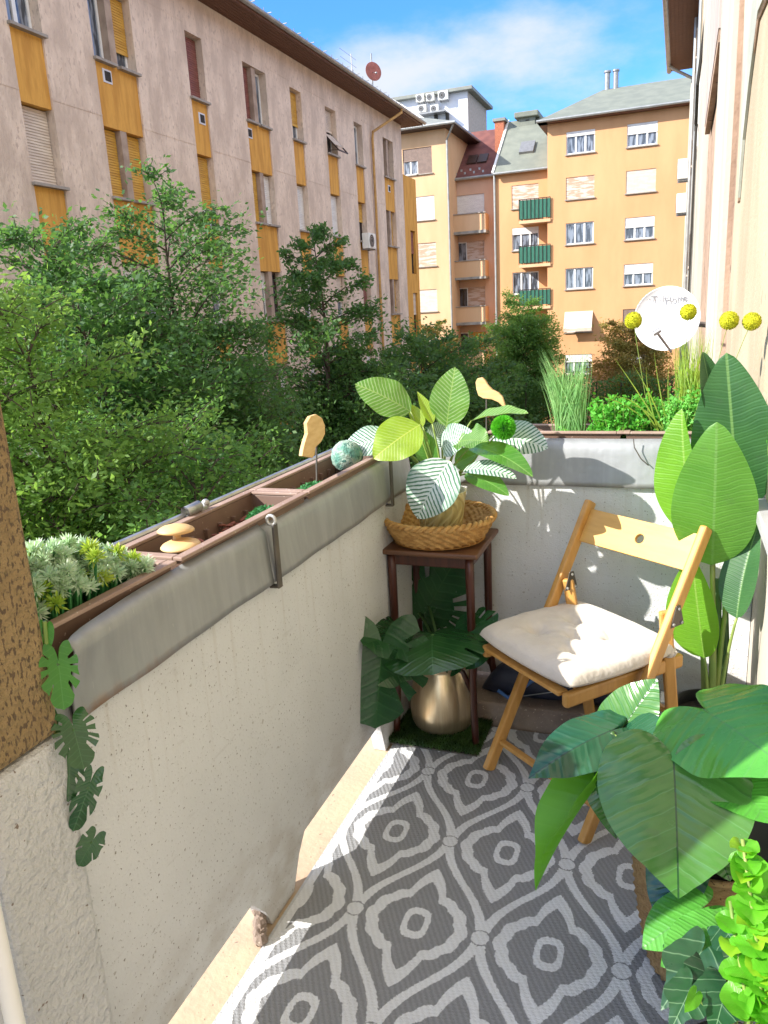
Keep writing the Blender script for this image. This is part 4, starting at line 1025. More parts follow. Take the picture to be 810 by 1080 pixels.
# ------------------------------------------------------------------ rug
def rug_mat():
    m, nt, b = new_mat('woven_grey_rug')
    v = coord(nt, 'Object'); X, Y, Z = sep(nt, v)
    jx = (noise_n(nt, v, 260, 1) - .5) * .010
    jy = (noise_n(nt, v, 190, 1) - .5) * .010
    X = X + jx; Y = Y + jy
    PXh, PYh = .1635, .3165
    def cell(ox, oy):
        u = ((X - ox) / (2 * PXh)); u = (u - u.round()) * (2 * PXh)
        q = ((Y - oy) / (2 * PYh)); q = (q - q.round()) * (2 * PYh)
        return u.abs(), q.abs()
    ax, ay = cell(-.556, 1.499); bx, by = cell(-.556 + PXh, 1.499 + PYh)
    # inside which diamond
    def ogee(x, y):
        t = y / PYh
        s = t - (t * (2 * math.pi)).sin() * (.62 / (2 * math.pi))
        return (x / PXh) + s
    da = ogee(ax, ay)
    line = ((da - 1.0).abs()).lt(.080)
    ina = da.lt(1.0)
    x = ax * ina + bx * (1.0 - ina); y = ay * ina + by * (1.0 - ina)
    dot = (x * x + (y - PYh) * (y - PYh)).min((x - PXh) * (x - PXh) + y * y)
    dotm = dot.lt(.0215 ** 2)
    line = line * dot.gt(.0250 ** 2)
    ang = x.atan2(y)
    tipf = (1.0 - ang / .46).max(0.0).pow(1.1)
    lob = (ang - .40).max(0.0)
    rad = tipf * .088 + .111 + lob * .013 + ((lob * 6.7).sin().abs()) * .0065
    nn = (x * x + y * y).sqrt() / rad
    star = nn.lt(1.0) * nn.gt(.745)
    sq = ((x / .034).pow(3.0) + (y / .050).pow(3.0)).pow(1 / 3.0)
    sqm = sq.lt(1.0) * sq.gt(.56)
    pat = (line + dotm + star + sqm).min(1.0)
    bord = (E(nt, sep(nt, coord(nt, 'Object'))[0].s) + .8945).lt(.034)
    edge = bord * (((E(nt, sep(nt, coord(nt, 'Object'))[0].s) * 190.0).sin()).gt(.75) * -.35 + 1.0)
    pat = (pat * (1.0 - bord) + edge).min(1.0)
    wv = ((X * 420.0 + Y * 260.0).sin() * .5 + .5)
    wv2 = ((Y * 700.0 - X * 150.0).sin() * .5 + .5)
    grain = noise_n(nt, coord(nt, 'Object', (1, 3, 1)), 160, 3)
    dark = mixc(nt, wv * .6 + grain * .35, (.20, .207, .22), (.285, .294, .31))
    light = mixc(nt, wv * .35 + grain * .3, (.72, .74, .77), (.57, .59, .615))
    rc = mixc(nt, pat, dark, light)
    rc = mixc(nt, noise_n(nt, v, 3.5, 5).ramp(.4, .75) * .22, rc, (.24, .22, .20))
    nt.links.new(rc, b.inputs['Base Color'])
    b.inputs['Roughness'].default_value = .62; b.inputs['Specular IOR Level'].default_value = .35
    set_bump(nt, b, wv * .6 + wv2 * .4 + grain * .5, .5, .003)
    return m
p = MB(); p.box(-.888, .24, -.9, 2.462, .003, .0085); vs = []; nx, ny = 50, 150
for i in range(nx + 1):
    for j in range(ny + 1):
        x = -.8885 + 1.129 * i / nx; y = -.9005 + 3.363 * j / ny
        vs.append((x, y, .0105 + .0022 * noise.noise(Vector((x * 3.5, y * 2.5, 1))) + .0012 * noise.noise(Vector((x * 11, y * 9, 5)))))
p.add(vs, [(i * (ny + 1) + j, (i + 1) * (ny + 1) + j, (i + 1) * (ny + 1) + j + 1, i * (ny + 1) + j + 1) for i in range(nx) for j in range(ny)])
tag(p.build('rug', rug_mat(), loc=(0, 0, 0)), 'woven grey rug with white ogee and star pattern on the balcony floor', 'rug')

# ------------------------------------------------------------------ flower boxes and what stands in them
M['box_brown'] = mat('terracotta_brown_plastic', (.20, .122, .088), .6, (.155, .094, .068), 6, fine=.15, speck=(.42, .33, .28), speck_scale=120, speck_cut=.7)
M['box_pink'] = mat('faded_plastic_rim', (.36, .255, .205), .6, (.29, .195, .155), 7, speck=(.5, .42, .38), speck_scale=90, speck_cut=.68)
M['soil'] = mat('dark_potting_soil', (.045, .03, .022), .95, (.02, .014, .01), 30, bump=1, bscale=60, bdist=.01)
def flower_box(label, x0, x1, y0, y1, zr, along='y', fill=.055):
    t = thing('flower_box', label, 'flower box', ((x0 + x1) / 2, (y0 + y1) / 2, zr - .15), 'brown plastic flower boxes on the parapets')
    h = .15; w_ = .012; tp = .022
    O = [(x0, y0), (x1, y0), (x1, y1), (x0, y1)]; Bm = [(x0 + tp, y0 + tp), (x1 - tp, y0 + tp), (x1 - tp, y1 - tp), (x0 + tp, y1 - tp)]
    ins = lambda P, d: [(P[0][0] + d, P[0][1] + d), (P[1][0] - d, P[1][1] + d), (P[2][0] - d, P[2][1] - d), (P[3][0] + d, P[3][1] - d)]
    R1 = [(x, y, zr) for x, y in O]; R2 = [(x, y, zr) for x, y in ins(O, w_)]; B1 = [(x, y, zr - h) for x, y in Bm]; B2 = [(x, y, zr - h + .01) for x, y in ins(Bm, .006)]
    p = MB(); vs = R1 + R2 + B1 + B2
    fs = []
    for k in range(4):
        j = (k + 1) % 4
        fs += [(k, j, 4 + j, 4 + k), (8 + k, 8 + j, j, k), (4 + k, 4 + j, 12 + j, 12 + k)]
    fs += [(8, 9, 10, 11), (15, 14, 13, 12)]
    p.add(vs, fs)
    # ribs along the inside
    n = 9
    for k in range(1, n):
        f = k / n
        if along == 'y':
            y = y0 + (y1 - y0) * f
            p.box(x0 + w_ + .001, x0 + w_ + .016, y - .005, y + .005, zr - .13, zr - .03); p.box(x1 - w_ - .016, x1 - w_ - .001, y - .005, y + .005, zr - .13, zr - .03)
        else:
            x = x0 + (x1 - x0) * f
            p.box(x - .005, x + .005, y1 - w_ - .016, y1 - w_ - .001, zr - .13, zr - .03)
    p.build('trough', M['box_brown'], t, bevel=.002)
    r = MB(); d = .008
    r.box(x0 - d, x0 + w_ + .002, y0 - d, y1 + d, zr + .001, zr + .009); r.box(x1 - w_ - .002, x1 + d, y0 - d, y1 + d, zr + .001, zr + .009)
    r.box(x0 + w_ + .003, x1 - w_ - .003, y0 - d, y0 + w_ + .002, zr + .001, zr + .009); r.box(x0 + w_ + .003, x1 - w_ - .003, y1 - w_ - .002, y1 + d, zr + .001, zr + .009)
    r.build('rim', M['box_pink'], t, bevel=.002)
    s = MB(); nx, ny = (8, 40) if along == 'y' else (40, 8); vs = []
    for i in range(nx + 1):
        for j in range(ny + 1):
            x = x0 + .022 + (x1 - x0 - .044) * i / nx; y = y0 + .022 + (y1 - y0 - .044) * j / ny
            vs.append((x, y, zr - fill + .008 * noise.noise(Vector((x * 22, y * 22, 3)))))
    s.add(vs, [(i * (ny + 1) + j, (i + 1) * (ny + 1) + j, (i + 1) * (ny + 1) + j + 1, i * (ny + 1) + j + 1) for i in range(nx) for j in range(ny)])
    s.build('soil', M['soil'], t, smooth=True)
    return t
ZR = 1.022
BX0, BX1 = -1.088, -.918
flower_box('flower box nearest the pillar, filled with silvery foliage', BX0, BX1, .42, 1.195, ZR)
flower_box('middle flower box on the street parapet with wooden mushrooms in it', BX0, BX1, 1.228, 1.79, ZR)
flower_box('third flower box on the street parapet holding the mossy ball and wooden bird', BX0, BX1, 1.812, 2.40, ZR)
FZ = 1.045; FY0, FY1 = 2.69, 2.86
flower_box('flower box on the end parapet with the left grass tuft', -.62, -.17, FY0, FY1, FZ, 'x', .04)
flower_box('flower box on the end parapet with the right grass tuft and yellow balls', -.155, .25, FY0, FY1, FZ, 'x', .04)
# iron rail that carries the boxes outside the parapet
p = MB(); p.tube([(-1.11, .3, 1.0), (-1.11, 2.6, 1.0)], .011, 8); p.tube([(-1.11, .3, .87), (-1.11, 2.6, .87)], .009, 8); p.tube([(-1.112, .3, 1.03), (-1.112, 2.45, 1.03)], .008, 8)
for y in (.5, 1.21, 1.8, 2.5): p.tube([(-1.11, y, 1.0), (-1.11, y, .86), (-.95, y, .86)], .009, 8)
tag(p.build('box_rail', M['zinc'], loc=(-1.11, 1.2, .87)), 'pale metal rail outside the street parapet carrying the flower boxes', 'rail')
q = at(203, 539, x=-1.10)
t = thing('rail_clamp', 'small grey tube clamp on the outer edge of the middle flower box', 'clamp', q - Vector((0, 0, .03)))
p = MB(); p.lathe(q + Vector((0, -.03, .004)), [(.014, 0), (.014, .05), (.010, .05), (.010, 0)], 18, (.15, 1, .1), caps=(False, False)); p.build('tube', M['zinc'], t, smooth=True)
p = MB(); p.box(q.x - .004, q.x + .014, q.y + .022, q.y + .05, q.z - .03, q.z + .004); p.ball(q + Vector((.006, .05, .008)), .011, 10, 8); p.tube([q + Vector((0, .03, 0)), (q.x - .01, q.y + .04, 1.0)], .006, 6); p.build('screw', M['zinc'], t, bevel=.002)

# silvery foliage mass
M['silver'] = foliage_mat('silver_green_needles', (.44, .58, .44), (.66, .76, .62), .3, (.5, .8, .35), 18, c3=(.74, .82, .68))
M['silver_lime'] = foliage_mat('lime_tips', (.30, .46, .06), (.42, .52, .08), .25, (.6, .8, .1), 14)
M['moss'] = foliage_mat('green_moss', (.03, .16, .05), (.06, .26, .08), .2, (.1, .4, .1), 30)
M['moss_dark'] = foliage_mat('dark_artificial_grass', (.018, .05, .010), (.035, .08, .015), .1, (.08, .2, .02), 14)
rng = np.random.default_rng(5)
def tuft_plant(name, label, cat, centers, m_by, group=None, base=None, leaf=.010, per=95, spread=.017, wr=.2, tip=None, tipm=None):
    t = thing(name, label, cat, base, group)
    st = MB()
    Cs = []; As = []; Bs = []; Ct = []; At = []; Bt = []
    for c in centers:
        c = np.array(c); k = per
        d = unit(rng.normal(size=(k, 3)) + np.array([0, 0, .55]))
        P = c + d * spread * rng.uniform(.3, 1, size=(k, 1))
        side = unit(np.cross(d, rng.normal(size=(k, 3))))
        L = leaf * rng.uniform(.7, 1.2, size=(k, 1))
        if tipm and rng.random() < tip: Ct.append(P); At.append(d * L / 2 * 1.6); Bt.append(side * L * wr)
        else: Cs.append(P); As.append(d * L / 2 * 1.6); Bs.append(side * L * wr)
        b = Vector(base); st.tube([(b.x + (c[0] - b.x) * .75, b.y + (c[1] - b.y) * .9, base[2]), tuple(c)], .0025, 4, cap=False)
    leaf_cloud('foliage', m_by, t, np.concatenate(Cs), np.concatenate(As), np.concatenate(Bs))
    if Ct: leaf_cloud('lime_tip', tipm, t, np.concatenate(Ct), np.concatenate(At), np.concatenate(Bt))
    st.build('stem', M['moss'], t)
    return t
cs = []
for k in range(300):
    y = rng.uniform(.78, 1.15); x = rng.uniform(-1.10, -.925)
    hgt = .115 * (1 - ((y - .95) / .25) ** 2) * (1 - .35 * ((x + 1.0) / .09) ** 2)
    cs.append((x, y, ZR - .03 + max(0, hgt) * rng.uniform(.5, 1.1) + .01))
tuft_plant('silver_shrub', 'bushy silvery green shrub with lime tips in the flower box nearest the pillar', 'plant', cs, M['silver'], base=(-1.0, .95, ZR - .06), tip=.16, tipm=M['silver_lime'])
def moss_clump(label, x0, x1, y0, y1, z, n=900, s=.014, m='moss', cat='moss', group='green moss clumps in the flower boxes', name='moss_clump'):
    P = rng.uniform([x0, y0, 0], [x1, y1, 1], size=(n, 3)); cx, cy = (x0 + x1) / 2, (y0 + y1) / 2
    e = 1 - ((P[:, 0] - cx) / (x1 - x0) * 2) ** 2 * .9 - ((P[:, 1] - cy) / (y1 - y0) * 2) ** 2 * .9
    P = P[e > 0]; e = e[e > 0]
    P[:, 2] = z + .018 + .034 * np.sqrt(e) * (P[:, 2] * .5 + .5)
    A, B = cloud_leaves(rng, P, s, .3, wr=.4)
    o = leaf_cloud(name, M[m], None, P, A, B, loc=(cx, cy, z)); tag(o, label, cat, group); return o
moss_clump('green moss beside the silvery shrub in the nearest flower box', -1.04, -.94, 1.06, 1.18, ZR - .055, 1100)
moss_clump('small moss tuft at the foot of the wooden mushrooms', -1.0, -.935, 1.32, 1.40, ZR - .06, 500)
moss_clump('green moss at the far end of the middle flower box', -1.02, -.935, 1.62, 1.73, ZR - .055, 900)
moss_clump('green moss around the stick of the cream wooden bird', -1.03, -.935, 1.88, 2.06, ZR - .06, 1300)
# bark chips
M['bark_chip'] = mat('red_bark_chips', (.30, .10, .06), .9, (.16, .05, .03), 20)
rk = random.Random(9)
k_ = 0
for k in range(46):
    y = rk.uniform(1.38, 1.76); x = rk.uniform(-1.06, -.945)
    c = Vector((x, y, ZR - .046 + rk.uniform(0, .012)))
    p = MB(); a, b_, h = rk.uniform(.008, .02), rk.uniform(.005, .010), rk.uniform(.002, .005)
    th = rk.uniform(0, 3.1); u = Vector((math.cos(th), math.sin(th), rk.uniform(-.3, .3))).normalized(); v = Vector((-u.y, u.x, 0)).normalized()
    n_ = u.cross(v)
    out = [c + u * a * math.cos(g) * rk.uniform(.7, 1.1) + v * b_ * math.sin(g) * rk.uniform(.7, 1.1) for g in np.linspace(0, 2 * math.pi, 8)[:-1]]
    p.prism(out, n_ * h)
    tag(p.build('bark_chip', M['bark_chip'], loc=c), 'red brown bark chip lying on the soil of the middle flower box', 'bark chip', 'bark chips in the middle flower box')
# wooden mushrooms
M['pale_wood'] = mat('pale_carved_wood', (.72, .50, .24), .6, (.62, .40, .17), 12, (1, 1, 5))
M['cut_edge'] = mat('brown_cut_edge', (.28, .13, .05), .7)
def mushroom(label, c, hgt, r, tilt):
    t = thing('wooden_mushroom', label, 'mushroom ornament', (c[0], c[1], c[2]), 'pair of wooden mushrooms')
    ax = Vector(tilt).normalized()
    p = MB(); p.tube([Vector(c), Vector(c) + ax * hgt * .5 + Vector((.002, 0, 0)), Vector(c) + ax * hgt], [.012, .009, .008], 12); p.build('stalk', M['pale_wood'], t, smooth=True)
    p = MB(); top = Vector(c) + ax * hgt
    p.lathe(top - ax * .004, [(.006, .003), (r * .6, .001), (r * .95, -.002), (r, .001), (r * .93, .005), (r * .7, .010), (r * .35, .0135), (.0015, .0145)], 26, ax, caps=(True, True)); p.build('cap', M['pale_wood'], t, smooth=True)
mushroom('taller wooden mushroom, the further of the pair in the middle flower box', at(187, 577, x=-1.0) - Vector((0, 0, 0)), .0 + (at(187, 557, x=-1.0).z - at(187, 577, x=-1.0).z), .040, (0, .05, 1))
mushroom('shorter wooden mushroom, the nearer of the pair in the middle flower box', at(191, 584, x=-.985), (at(191, 573, x=-.985).z - at(191, 584, x=-.985).z), .043, (.12, -.05, 1))
# mossy ball and wooden birds
q = at(366, 481, x=-1.0)
M['moss_ball'] = mat('blue_green_moss_ball', (.10, .26, .20), .95, (.32, .42, .34), 22, lo=.4, hi=.6, speck=(.05, .14, .11), speck_scale=70, speck_cut=.6, bump=1, bscale=90, bdist=.01)
p = MB(); rr = .052; p.ball((q.x, q.y, q.z), rr, 32, 22, fn=lambda d: 1 + .05 * noise.noise(d * 9) + .03 * noise.noise(d * 25))
tag(p.build('moss_ball', M['moss_ball'], smooth=True, loc=(q.x, q.y, q.z - rr)), 'round blue green mossy ball at the end of the third flower box', 'moss ball')
def bird(label, pts, plane, foot, thick, px):
    P = [at(x, y, **plane) for x, y in pts]
    c = sum(P, Vector()) / len(P)
    t = thing('wooden_bird', label, 'bird ornament', foot, 'wooden birds on sticks')
    nrm = (P[1] - P[0]).cross(P[len(P) // 2] - P[0]).normalized()
    p = MB(); p.prism([a - nrm * thick / 2 for a in P], nrm * thick); p.build('body', M['pale_wood'], t, bevel=.0015)
    s = MB(); s.tube([Vector(foot), at(*px, **plane)], .003, 6); s.build('stick', M['iron'], t)
q = at(334, 520, x=-.995)
bird('cream wooden bird on a dark stick in the third flower box, tail down left', [(322, 446), (326, 439), (332, 437), (338, 441), (341, 449), (341, 458), (337, 466), (331, 472), (330, 480), (328, 483), (317, 481), (318, 474), (320, 466), (323, 457)], dict(x=-.995), (q.x, q.y, ZR - .07), .012, (333.5, 462))
q = at(513, 462, y=2.74)
bird('pale wooden bird on a dark stick above the corner, tail hanging to the right', [(502, 403), (504, 399), (509, 398), (512, 401), (515, 406), (520, 411), (526, 414), (530, 418), (533, 427), (532, 430), (526, 424), (519, 421), (510, 420), (505, 417), (503, 411)], dict(y=2.74), (q.x, q.y, 1.0), .014, (513, 415))

# ------------------------------------------------------------------ stool with basket and pot
M['stool_wood'] = mat('dark_red_brown_wood', (.075, .021, .012), .35, (.04, .012, .008), 6, (8, 8, 1), lo=.35, hi=.65)
M['stool_top'] = mat('worn_brown_table_top', (.15, .07, .035), .4, (.10, .045, .024), 5, (1, 8, 8))
st = thing('stool', 'dark brown bentwood stool carrying the woven basket in the balcony corner', 'stool', (-.75, 2.45, 0))
sx0, sx1, sy0, sy1, sz = -.925, -.578, 2.295, 2.62, .715
p = MB(); p.box(sx0, sx1, sy0, sy1, sz - .018, sz); p.build('top', M['stool_top'], st, bevel=.006)
p = MB(); i = .03
for a in ((sx0 + i, sx1 - i, sy0 + i, sy0 + i + .018), (sx0 + i, sx1 - i, sy1 - i - .018, sy1 - i), (sx0 + i, sx0 + i + .018, sy0 + i + .019, sy1 - i - .019), (sx1 - i - .018, sx1 - i, sy0 + i + .019, sy1 - i - .019)): p.box(*a, sz - .06, sz - .019)
p.build('apron', M['stool_wood'], st, bevel=.003)
for sx, sy, ox, oy in ((sx0 + .04, sy0 + .035, -.010, -.02), (sx1 - .035, sy0 + .035, .012, -.022), (sx0 + .04, sy1 - .035, -.005, .02), (sx1 - .035, sy1 - .035, .05, .03)):
    p = MB(); pts = []
    for s in np.linspace(0, 1, 12):
        f = max(0, s - .55) / .45
        pts.append((sx + ox * f * f, sy + oy * f * f, (sz - .02) * (1 - s) + .011 * s))
    p.tube(pts, [.0150 - .003 * s for s in np.linspace(0, 1, 12)], 12); p.build('leg', M['stool_wood'], st, smooth=True)
p = MB(); zc = .26
A = [(sx0 + .04, sy0 + .035), (sx1 - .035, sy0 + .035), (sx1 - .035, sy1 - .035), (sx0 + .04, sy1 - .035)]
for k in range(4):
    a = Vector((*A[k], zc + .0)); b = Vector((*A[(k + 1) % 4], zc)); m_ = (a + b) / 2 + Vector((0, 0, .10))
    p.tube([Vector((*A[k], .20))] + bez(a, m_ * 1.0, b, 9)[1:-1] + [Vector((*A[(k + 1) % 4], .20))], .009, 8)
p.build('bent_brace', M['stool_wood'], st, smooth=True)
# woven tray
M['weave'] = mat('woven_straw', (.56, .33, .11), .8, (.40, .21, .06), 30, (1, 1, 2), bump=.6, bscale=120, bdist=.004)
bc = Vector((-.752, 2.455, sz + .001))
t = thing('woven_basket', 'shallow round woven straw tray on the stool under the striped plant', 'basket', bc)
p = MB(); nw = 176; prof = []
for k in range(15):
    s = k / 14; prof.append((.145 + .05 * s ** .8, .004 + .078 * s))
for k in range(15):
    s = 1 - k / 14; prof.append((.145 + .05 * s ** .8 - .018, .010 + .074 * s))
def wv(r, h, g, i):
    row = i // 2 if i < 15 else (29 - i) // 2
    return r + (.0065 if i < 15 else -.004) * math.sin(g * 30 + row * math.pi + .9 * (i % 2)) 
p.lathe(bc, prof, nw, fn=wv, caps=(True, False)); p.build('woven_wall', M['weave'], t, smooth=True)
p = MB(); p.lathe(bc + Vector((0, 0, .006)), [(.16, 0), (.001, .001)], 40, caps=(False, True)); p.build('base', M['weave'], t)
p = MB()
for ph in (0, math.pi):
    pts = [bc + Vector(((.188 + .007 * math.cos(g * 24 + ph)) * math.cos(g), (.188 + .007 * math.cos(g * 24 + ph)) * math.sin(g), .083 + .006 * math.sin(g * 24 + ph))) for g in np.linspace(0, 2 * math.pi, 241)]
    p.tube(pts, .0075, 6)
p.build('braided_rim', M['weave'], t, smooth=True)
# pot with embossed leaves
def embossed():
    m, nt, b = new_mat('olive_beige_glaze')
    v = coord(nt, 'Object'); x, y, z = sep(nt, v)
    a = x.atan2(-y)
    ph = (a * 1.9 + (z * 42.0).sin() * .5)
    w1 = ((z * 55.0 - (ph.frac() - .5).abs() * 7.0).sin())
    b.inputs['Roughness'].default_value = .42
    nt.links.new(mixc(nt, w1.ramp(-.6, .8), (.50, .44, .20), (.66, .60, .31)), b.inputs['Base Color'])
    set_bump(nt, b, w1 + noise_n(nt, v, 60, 2) * .3, .5, .006)
    return m
pc = Vector((-.735, 2.43, sz + .01))
t = thing('plant_pot', 'tapered olive beige pot with embossed leaves standing in the straw tray', 'plant pot', pc)
p = MB(); p.lathe(pc, [(.062, 0), (.066, .003), (.088, .165), (.090, .168), (.084, .170), (.082, .14)], 40, caps=(True, False)); p.build('body', embossed(), t, smooth=True)
p = MB(); p.lathe(pc + Vector((0, 0, .145)), [(.082, 0), (.001, .006)], 24, caps=(False, True)); p.build('soil', M['soil'], t)

# ------------------------------------------------------------------ striped plant
CAL = {
 'lime': leaf_mat('lime_striped_leaf', (.20, .33, .02), (.28, .42, .03), None, 15, .75, stripe=(.50, .60, .22), swidth=.28, vstr=.45, trans=.45, tcol=(.55, .75, .04), rough=.35, midrib=(.55, .6, .12), back=(.18, .33, .10)),
 'green': leaf_mat('green_striped_leaf', (.06, .18, .03), (.11, .26, .04), None, 15, .75, stripe=(.42, .55, .28), swidth=.30, vstr=.7, trans=.35, tcol=(.35, .6, .06), rough=.35, midrib=(.32, .46, .14), back=(.16, .30, .08)),
 'silver': leaf_mat('silvery_striped_leaf', (.045, .14, .07), (.07, .18, .09), None, 14, .75, stripe=(.60, .68, .63), swidth=.60, vstr=.9, trans=.15, rough=.28, midrib=(.5, .58, .5), spec=.7),
 'plain': leaf_mat('plain_glossy_green_leaf', (.05, .19, .03), (.09, .27, .04), (.16, .34, .09), 13, .75, .25, .5, trans=.3, tcol=(.3, .6, .05), rough=.25, midrib=(.2, .4, .1), spec=.7),
}
M['stalk'] = mat('green_stalk', (.16, .26, .05), .5, (.24, .30, .07), 8)
M['stalk_dark'] = mat('dark_green_stalk', (.04, .10, .025), .5, (.06, .14, .03), 8)
cal = thing('striped_plant', 'leafy plant with white striped oval leaves rising from the olive beige pot', 'potted plant', pc + Vector((0, 0, .15)))
root = pc + Vector((0, 0, .15))
def cal_leaf(mk, b, t, width, nrm, by, ty=None, **kw):
    B = at(*b, y=by); T = at(*t, y=by if ty is None else ty)
    p = MB(); strip_leaf(p, B, T, width, nrm, **kw); p.build('leaf', CAL[mk], cal, smooth=True)
    r0 = root + Vector((random.uniform(-.02, .02), random.uniform(-.02, .02), 0))
    mid = r0.lerp(B, .55) + Vector((0, 0, .03))
    s = MB(); s.tube(bez(r0, mid, B, 9), [.0045 - .0018 * k / 8 for k in range(9)], 7); s.build('stalk', M['stalk'], cal, smooth=True)
random.seed(3)
PXM = 2.75 / F_PX                                # metres per pixel near the stool
cal_leaf('green', (433, 434), (374, 405), 40 * PXM, (.1, -.75, .65), 2.40, 2.34, arch=.06, fold=.1, wave=.02)
cal_leaf('lime', (443, 448), (394, 484), 47 * PXM, (.0, -.85, .5), 2.33, 2.24, arch=.05, fold=.08, wave=.015)
cal_leaf('green', (471, 450), (480, 387), 39 * PXM, (.12, -.98, .1), 2.44, 2.46, arch=.05, fold=.1, wave=.02)
cal_leaf('lime', (456, 447), (440, 413), 13 * PXM, (.6, -.7, .3), 2.42, 2.45, arch=.02, fold=.5, shape='lance')
cal_leaf('lime', (446, 450), (430, 425), 14 * PXM, (.4, -.8, .4), 2.41, 2.43, arch=.02, fold=.4, shape='lance')
cal_leaf('silver', (414, 462), (361, 478), 37 * PXM, (.05, -.7, .75), 2.36, 2.30, arch=.1, fold=.1, wave=.01)
cal_leaf('silver', (402, 452), (376, 470), 20 * PXM, (.1, -.4, .9), 2.42, 2.40, arch=.1, fold=.1)
cal_leaf('silver', (474, 486), (440, 547), 52 * PXM, (.15, -.80, .55), 2.29, 2.235, arch=.10, fold=.12, wave=.01)
cal_leaf('green', (497, 444), (557, 436), 26 * PXM, (.05, -.25, 1), 2.45, 2.40, arch=.05, fold=.3, wave=.03)
cal_leaf('silver', (520, 459), (578, 473), 40 * PXM, (-.1, -.7, .7), 2.50, 2.44, arch=.07, fold=.12, wave=.012)
cal_leaf('silver', (466, 472), (499, 456), 32 * PXM, (.1, -.85, .5), 2.42, 2.36, arch=.06, fold=.2, wave=.03)
cal_leaf('green', (484, 466), (515, 466), 34 * PXM, (.1, -.6, .8), 2.36, 2.30, arch=.06, fold=.25, wave=.06)
cal_leaf('plain', (496, 472), (562, 503), 30 * PXM, (.25, -.45, .85), 2.38, 2.28, arch=.10, fold=.2)
cal_leaf('silver', (489, 496), (545, 505), 22 * PXM, (.1, -.5, .85), 2.36, 2.30, arch=.10, fold=.25)
cal_leaf('plain', (491, 500), (537, 523), 23 * PXM, (.1, -.6, .8), 2.36, 2.30, arch=.10, fold=.2)
cal_leaf('plain', (457, 492), (441, 452), 24 * PXM, (.3, -.9, .2), 2.42, 2.44, arch=.04, fold=.2)
cal_leaf('silver', (455, 470), (474, 444), 26 * PXM, (.3, -.9, .3), 2.48, 2.52, arch=.04, fold=.2)
cal_leaf('plain', (480, 490), (505, 478), 24 * PXM, (-.2, -.8, .5), 2.44, 2.44, arch=.04, fold=.2)
# green pompom on a pick
q = at(531, 451, y=2.36)
t = thing('pompom_pick', 'spiky bright green pompom on a pick leaning out of the olive beige pot', 'pompom', root)
d = rng.normal(size=(2600, 3)); d = unit(d)
A = d * .009; B = unit(np.cross(d, rng.normal(size=d.shape))) * .0016
leaf_cloud('pompom', foliage_mat('bright_green_fibre', (.07, .38, .02), (.14, .5, .03), .2, (.2, .8, .05), 30), t, np.array(q) + d * .032, A, B)
p = MB(); p.ball(q, .026, 12, 8); p.build('core', M['moss'], t, smooth=True)
p = MB(); p.tube([root, q], .0025, 6); p.build('pick', M['stalk'], t)

# ------------------------------------------------------------------ gold pot with split leaf plant on its grass mat
def gold():
    m, nt, b = new_mat('brushed_gold_metal')
    v = coord(nt, 'Object', (1, 1, .05)); n = noise_n(nt, v, 90, 3)
    nt.links.new(mixc(nt, n.ramp(.3, .7), (.74, .58, .36), (.84, .69, .46)), b.inputs['Base Color'])
    b.inputs['Metallic'].default_value = .85; b.inputs['Roughness'].default_value = .30
    set_bump(nt, b, n, .15, .003); return m
gc = Vector((-.752, 2.425, .022))
t = thing('gold_pot', 'bulging brushed gold metal pot on the grass mat below the stool', 'plant pot', gc)
p = MB(); p.lathe(gc, [(.085, 0), (.102, .004), (.114, .03), (.117, .07), (.114, .12), (.104, .175), (.092, .215), (.085, .228), (.084, .234), (.088, .240), (.089, .262), (.087, .268), (.080, .266), (.078, .22)], 48, caps=(True, False)); p.build('body', gold(), t, smooth=True)
p = MB(); p.lathe(gc + Vector((0, 0, .225)), [(.078, 0), (.001, .004)], 24, caps=(False, True)); p.build('soil', M['soil'], t)
t = thing('grass_mat', 'small square mat of artificial grass under the gold pot', 'mat', (-.74, 2.40, .011))
p = MB(); p.box(-.9, -.585, 2.255, 2.47, .0105, .016); p.build('backing', M['iron'], t)
n = 9000; P = rng.uniform([-.905, 2.25, .022], [-.58, 2.474, .030], size=(n, 3)); d = unit(rng.normal(size=(n, 3)) * .6 + np.array([0, 0, 1.0])); s = unit(np.cross(d, rng.normal(size=(n, 3))))
leaf_cloud('pile', M['moss_dark'], t, P, d * .013, s * .0016)
MON = {'dark': leaf_mat('dark_split_leaf', (.014, .066, .022), (.024, .092, .028), (.04, .13, .045), 7, .55, .25, .5, trans=.1, rough=.24, midrib=(.03, .10, .03), bump=.5, spec=.6),
       'mid': leaf_mat('mid_split_leaf', (.018, .075, .022), (.032, .11, .03), (.05, .15, .05), 7, .55, .25, .5, trans=.15, rough=.22, midrib=(.05, .15, .05), bump=.6, spec=.65)}
mon = thing('split_leaf_plant', 'plant with large dark split leaves growing from the gold pot under the stool', 'potted plant', gc + Vector((0, 0, .24)))
r0 = gc + Vector((0, 0, .235))
def mon_leaf(mk, a, tp, width, nrm, ay, ty, seed, cuts=6, **kw):
    A = at(*a, y=ay); T = at(*tp, y=ty)
    p = MB(); polar_leaf(p, A, T, width, nrm, cuts=cuts, seed=seed, **kw); p.build('leaf', MON[mk], mon, smooth=True)
    s = MB(); s.tube(bez(r0, r0.lerp(A, .5) + Vector((0, 0, .06)), A, 9), .005, 7); s.build('stalk', M['stalk_dark'], mon, smooth=True)
mon_leaf('dark', (452, 640), (487, 580), .36, (-.1, -.95, .25), 2.56, 2.57, 3, 6, droop=.05, cup=.05, wave=.02, cut_in=.55)
mon_leaf('mid', (456, 670), (457, 717), .50, (.05, -.52, .86), 2.26, 2.06, 5, 5, droop=.3, cup=-.18, wave=.03, cut_in=.6)
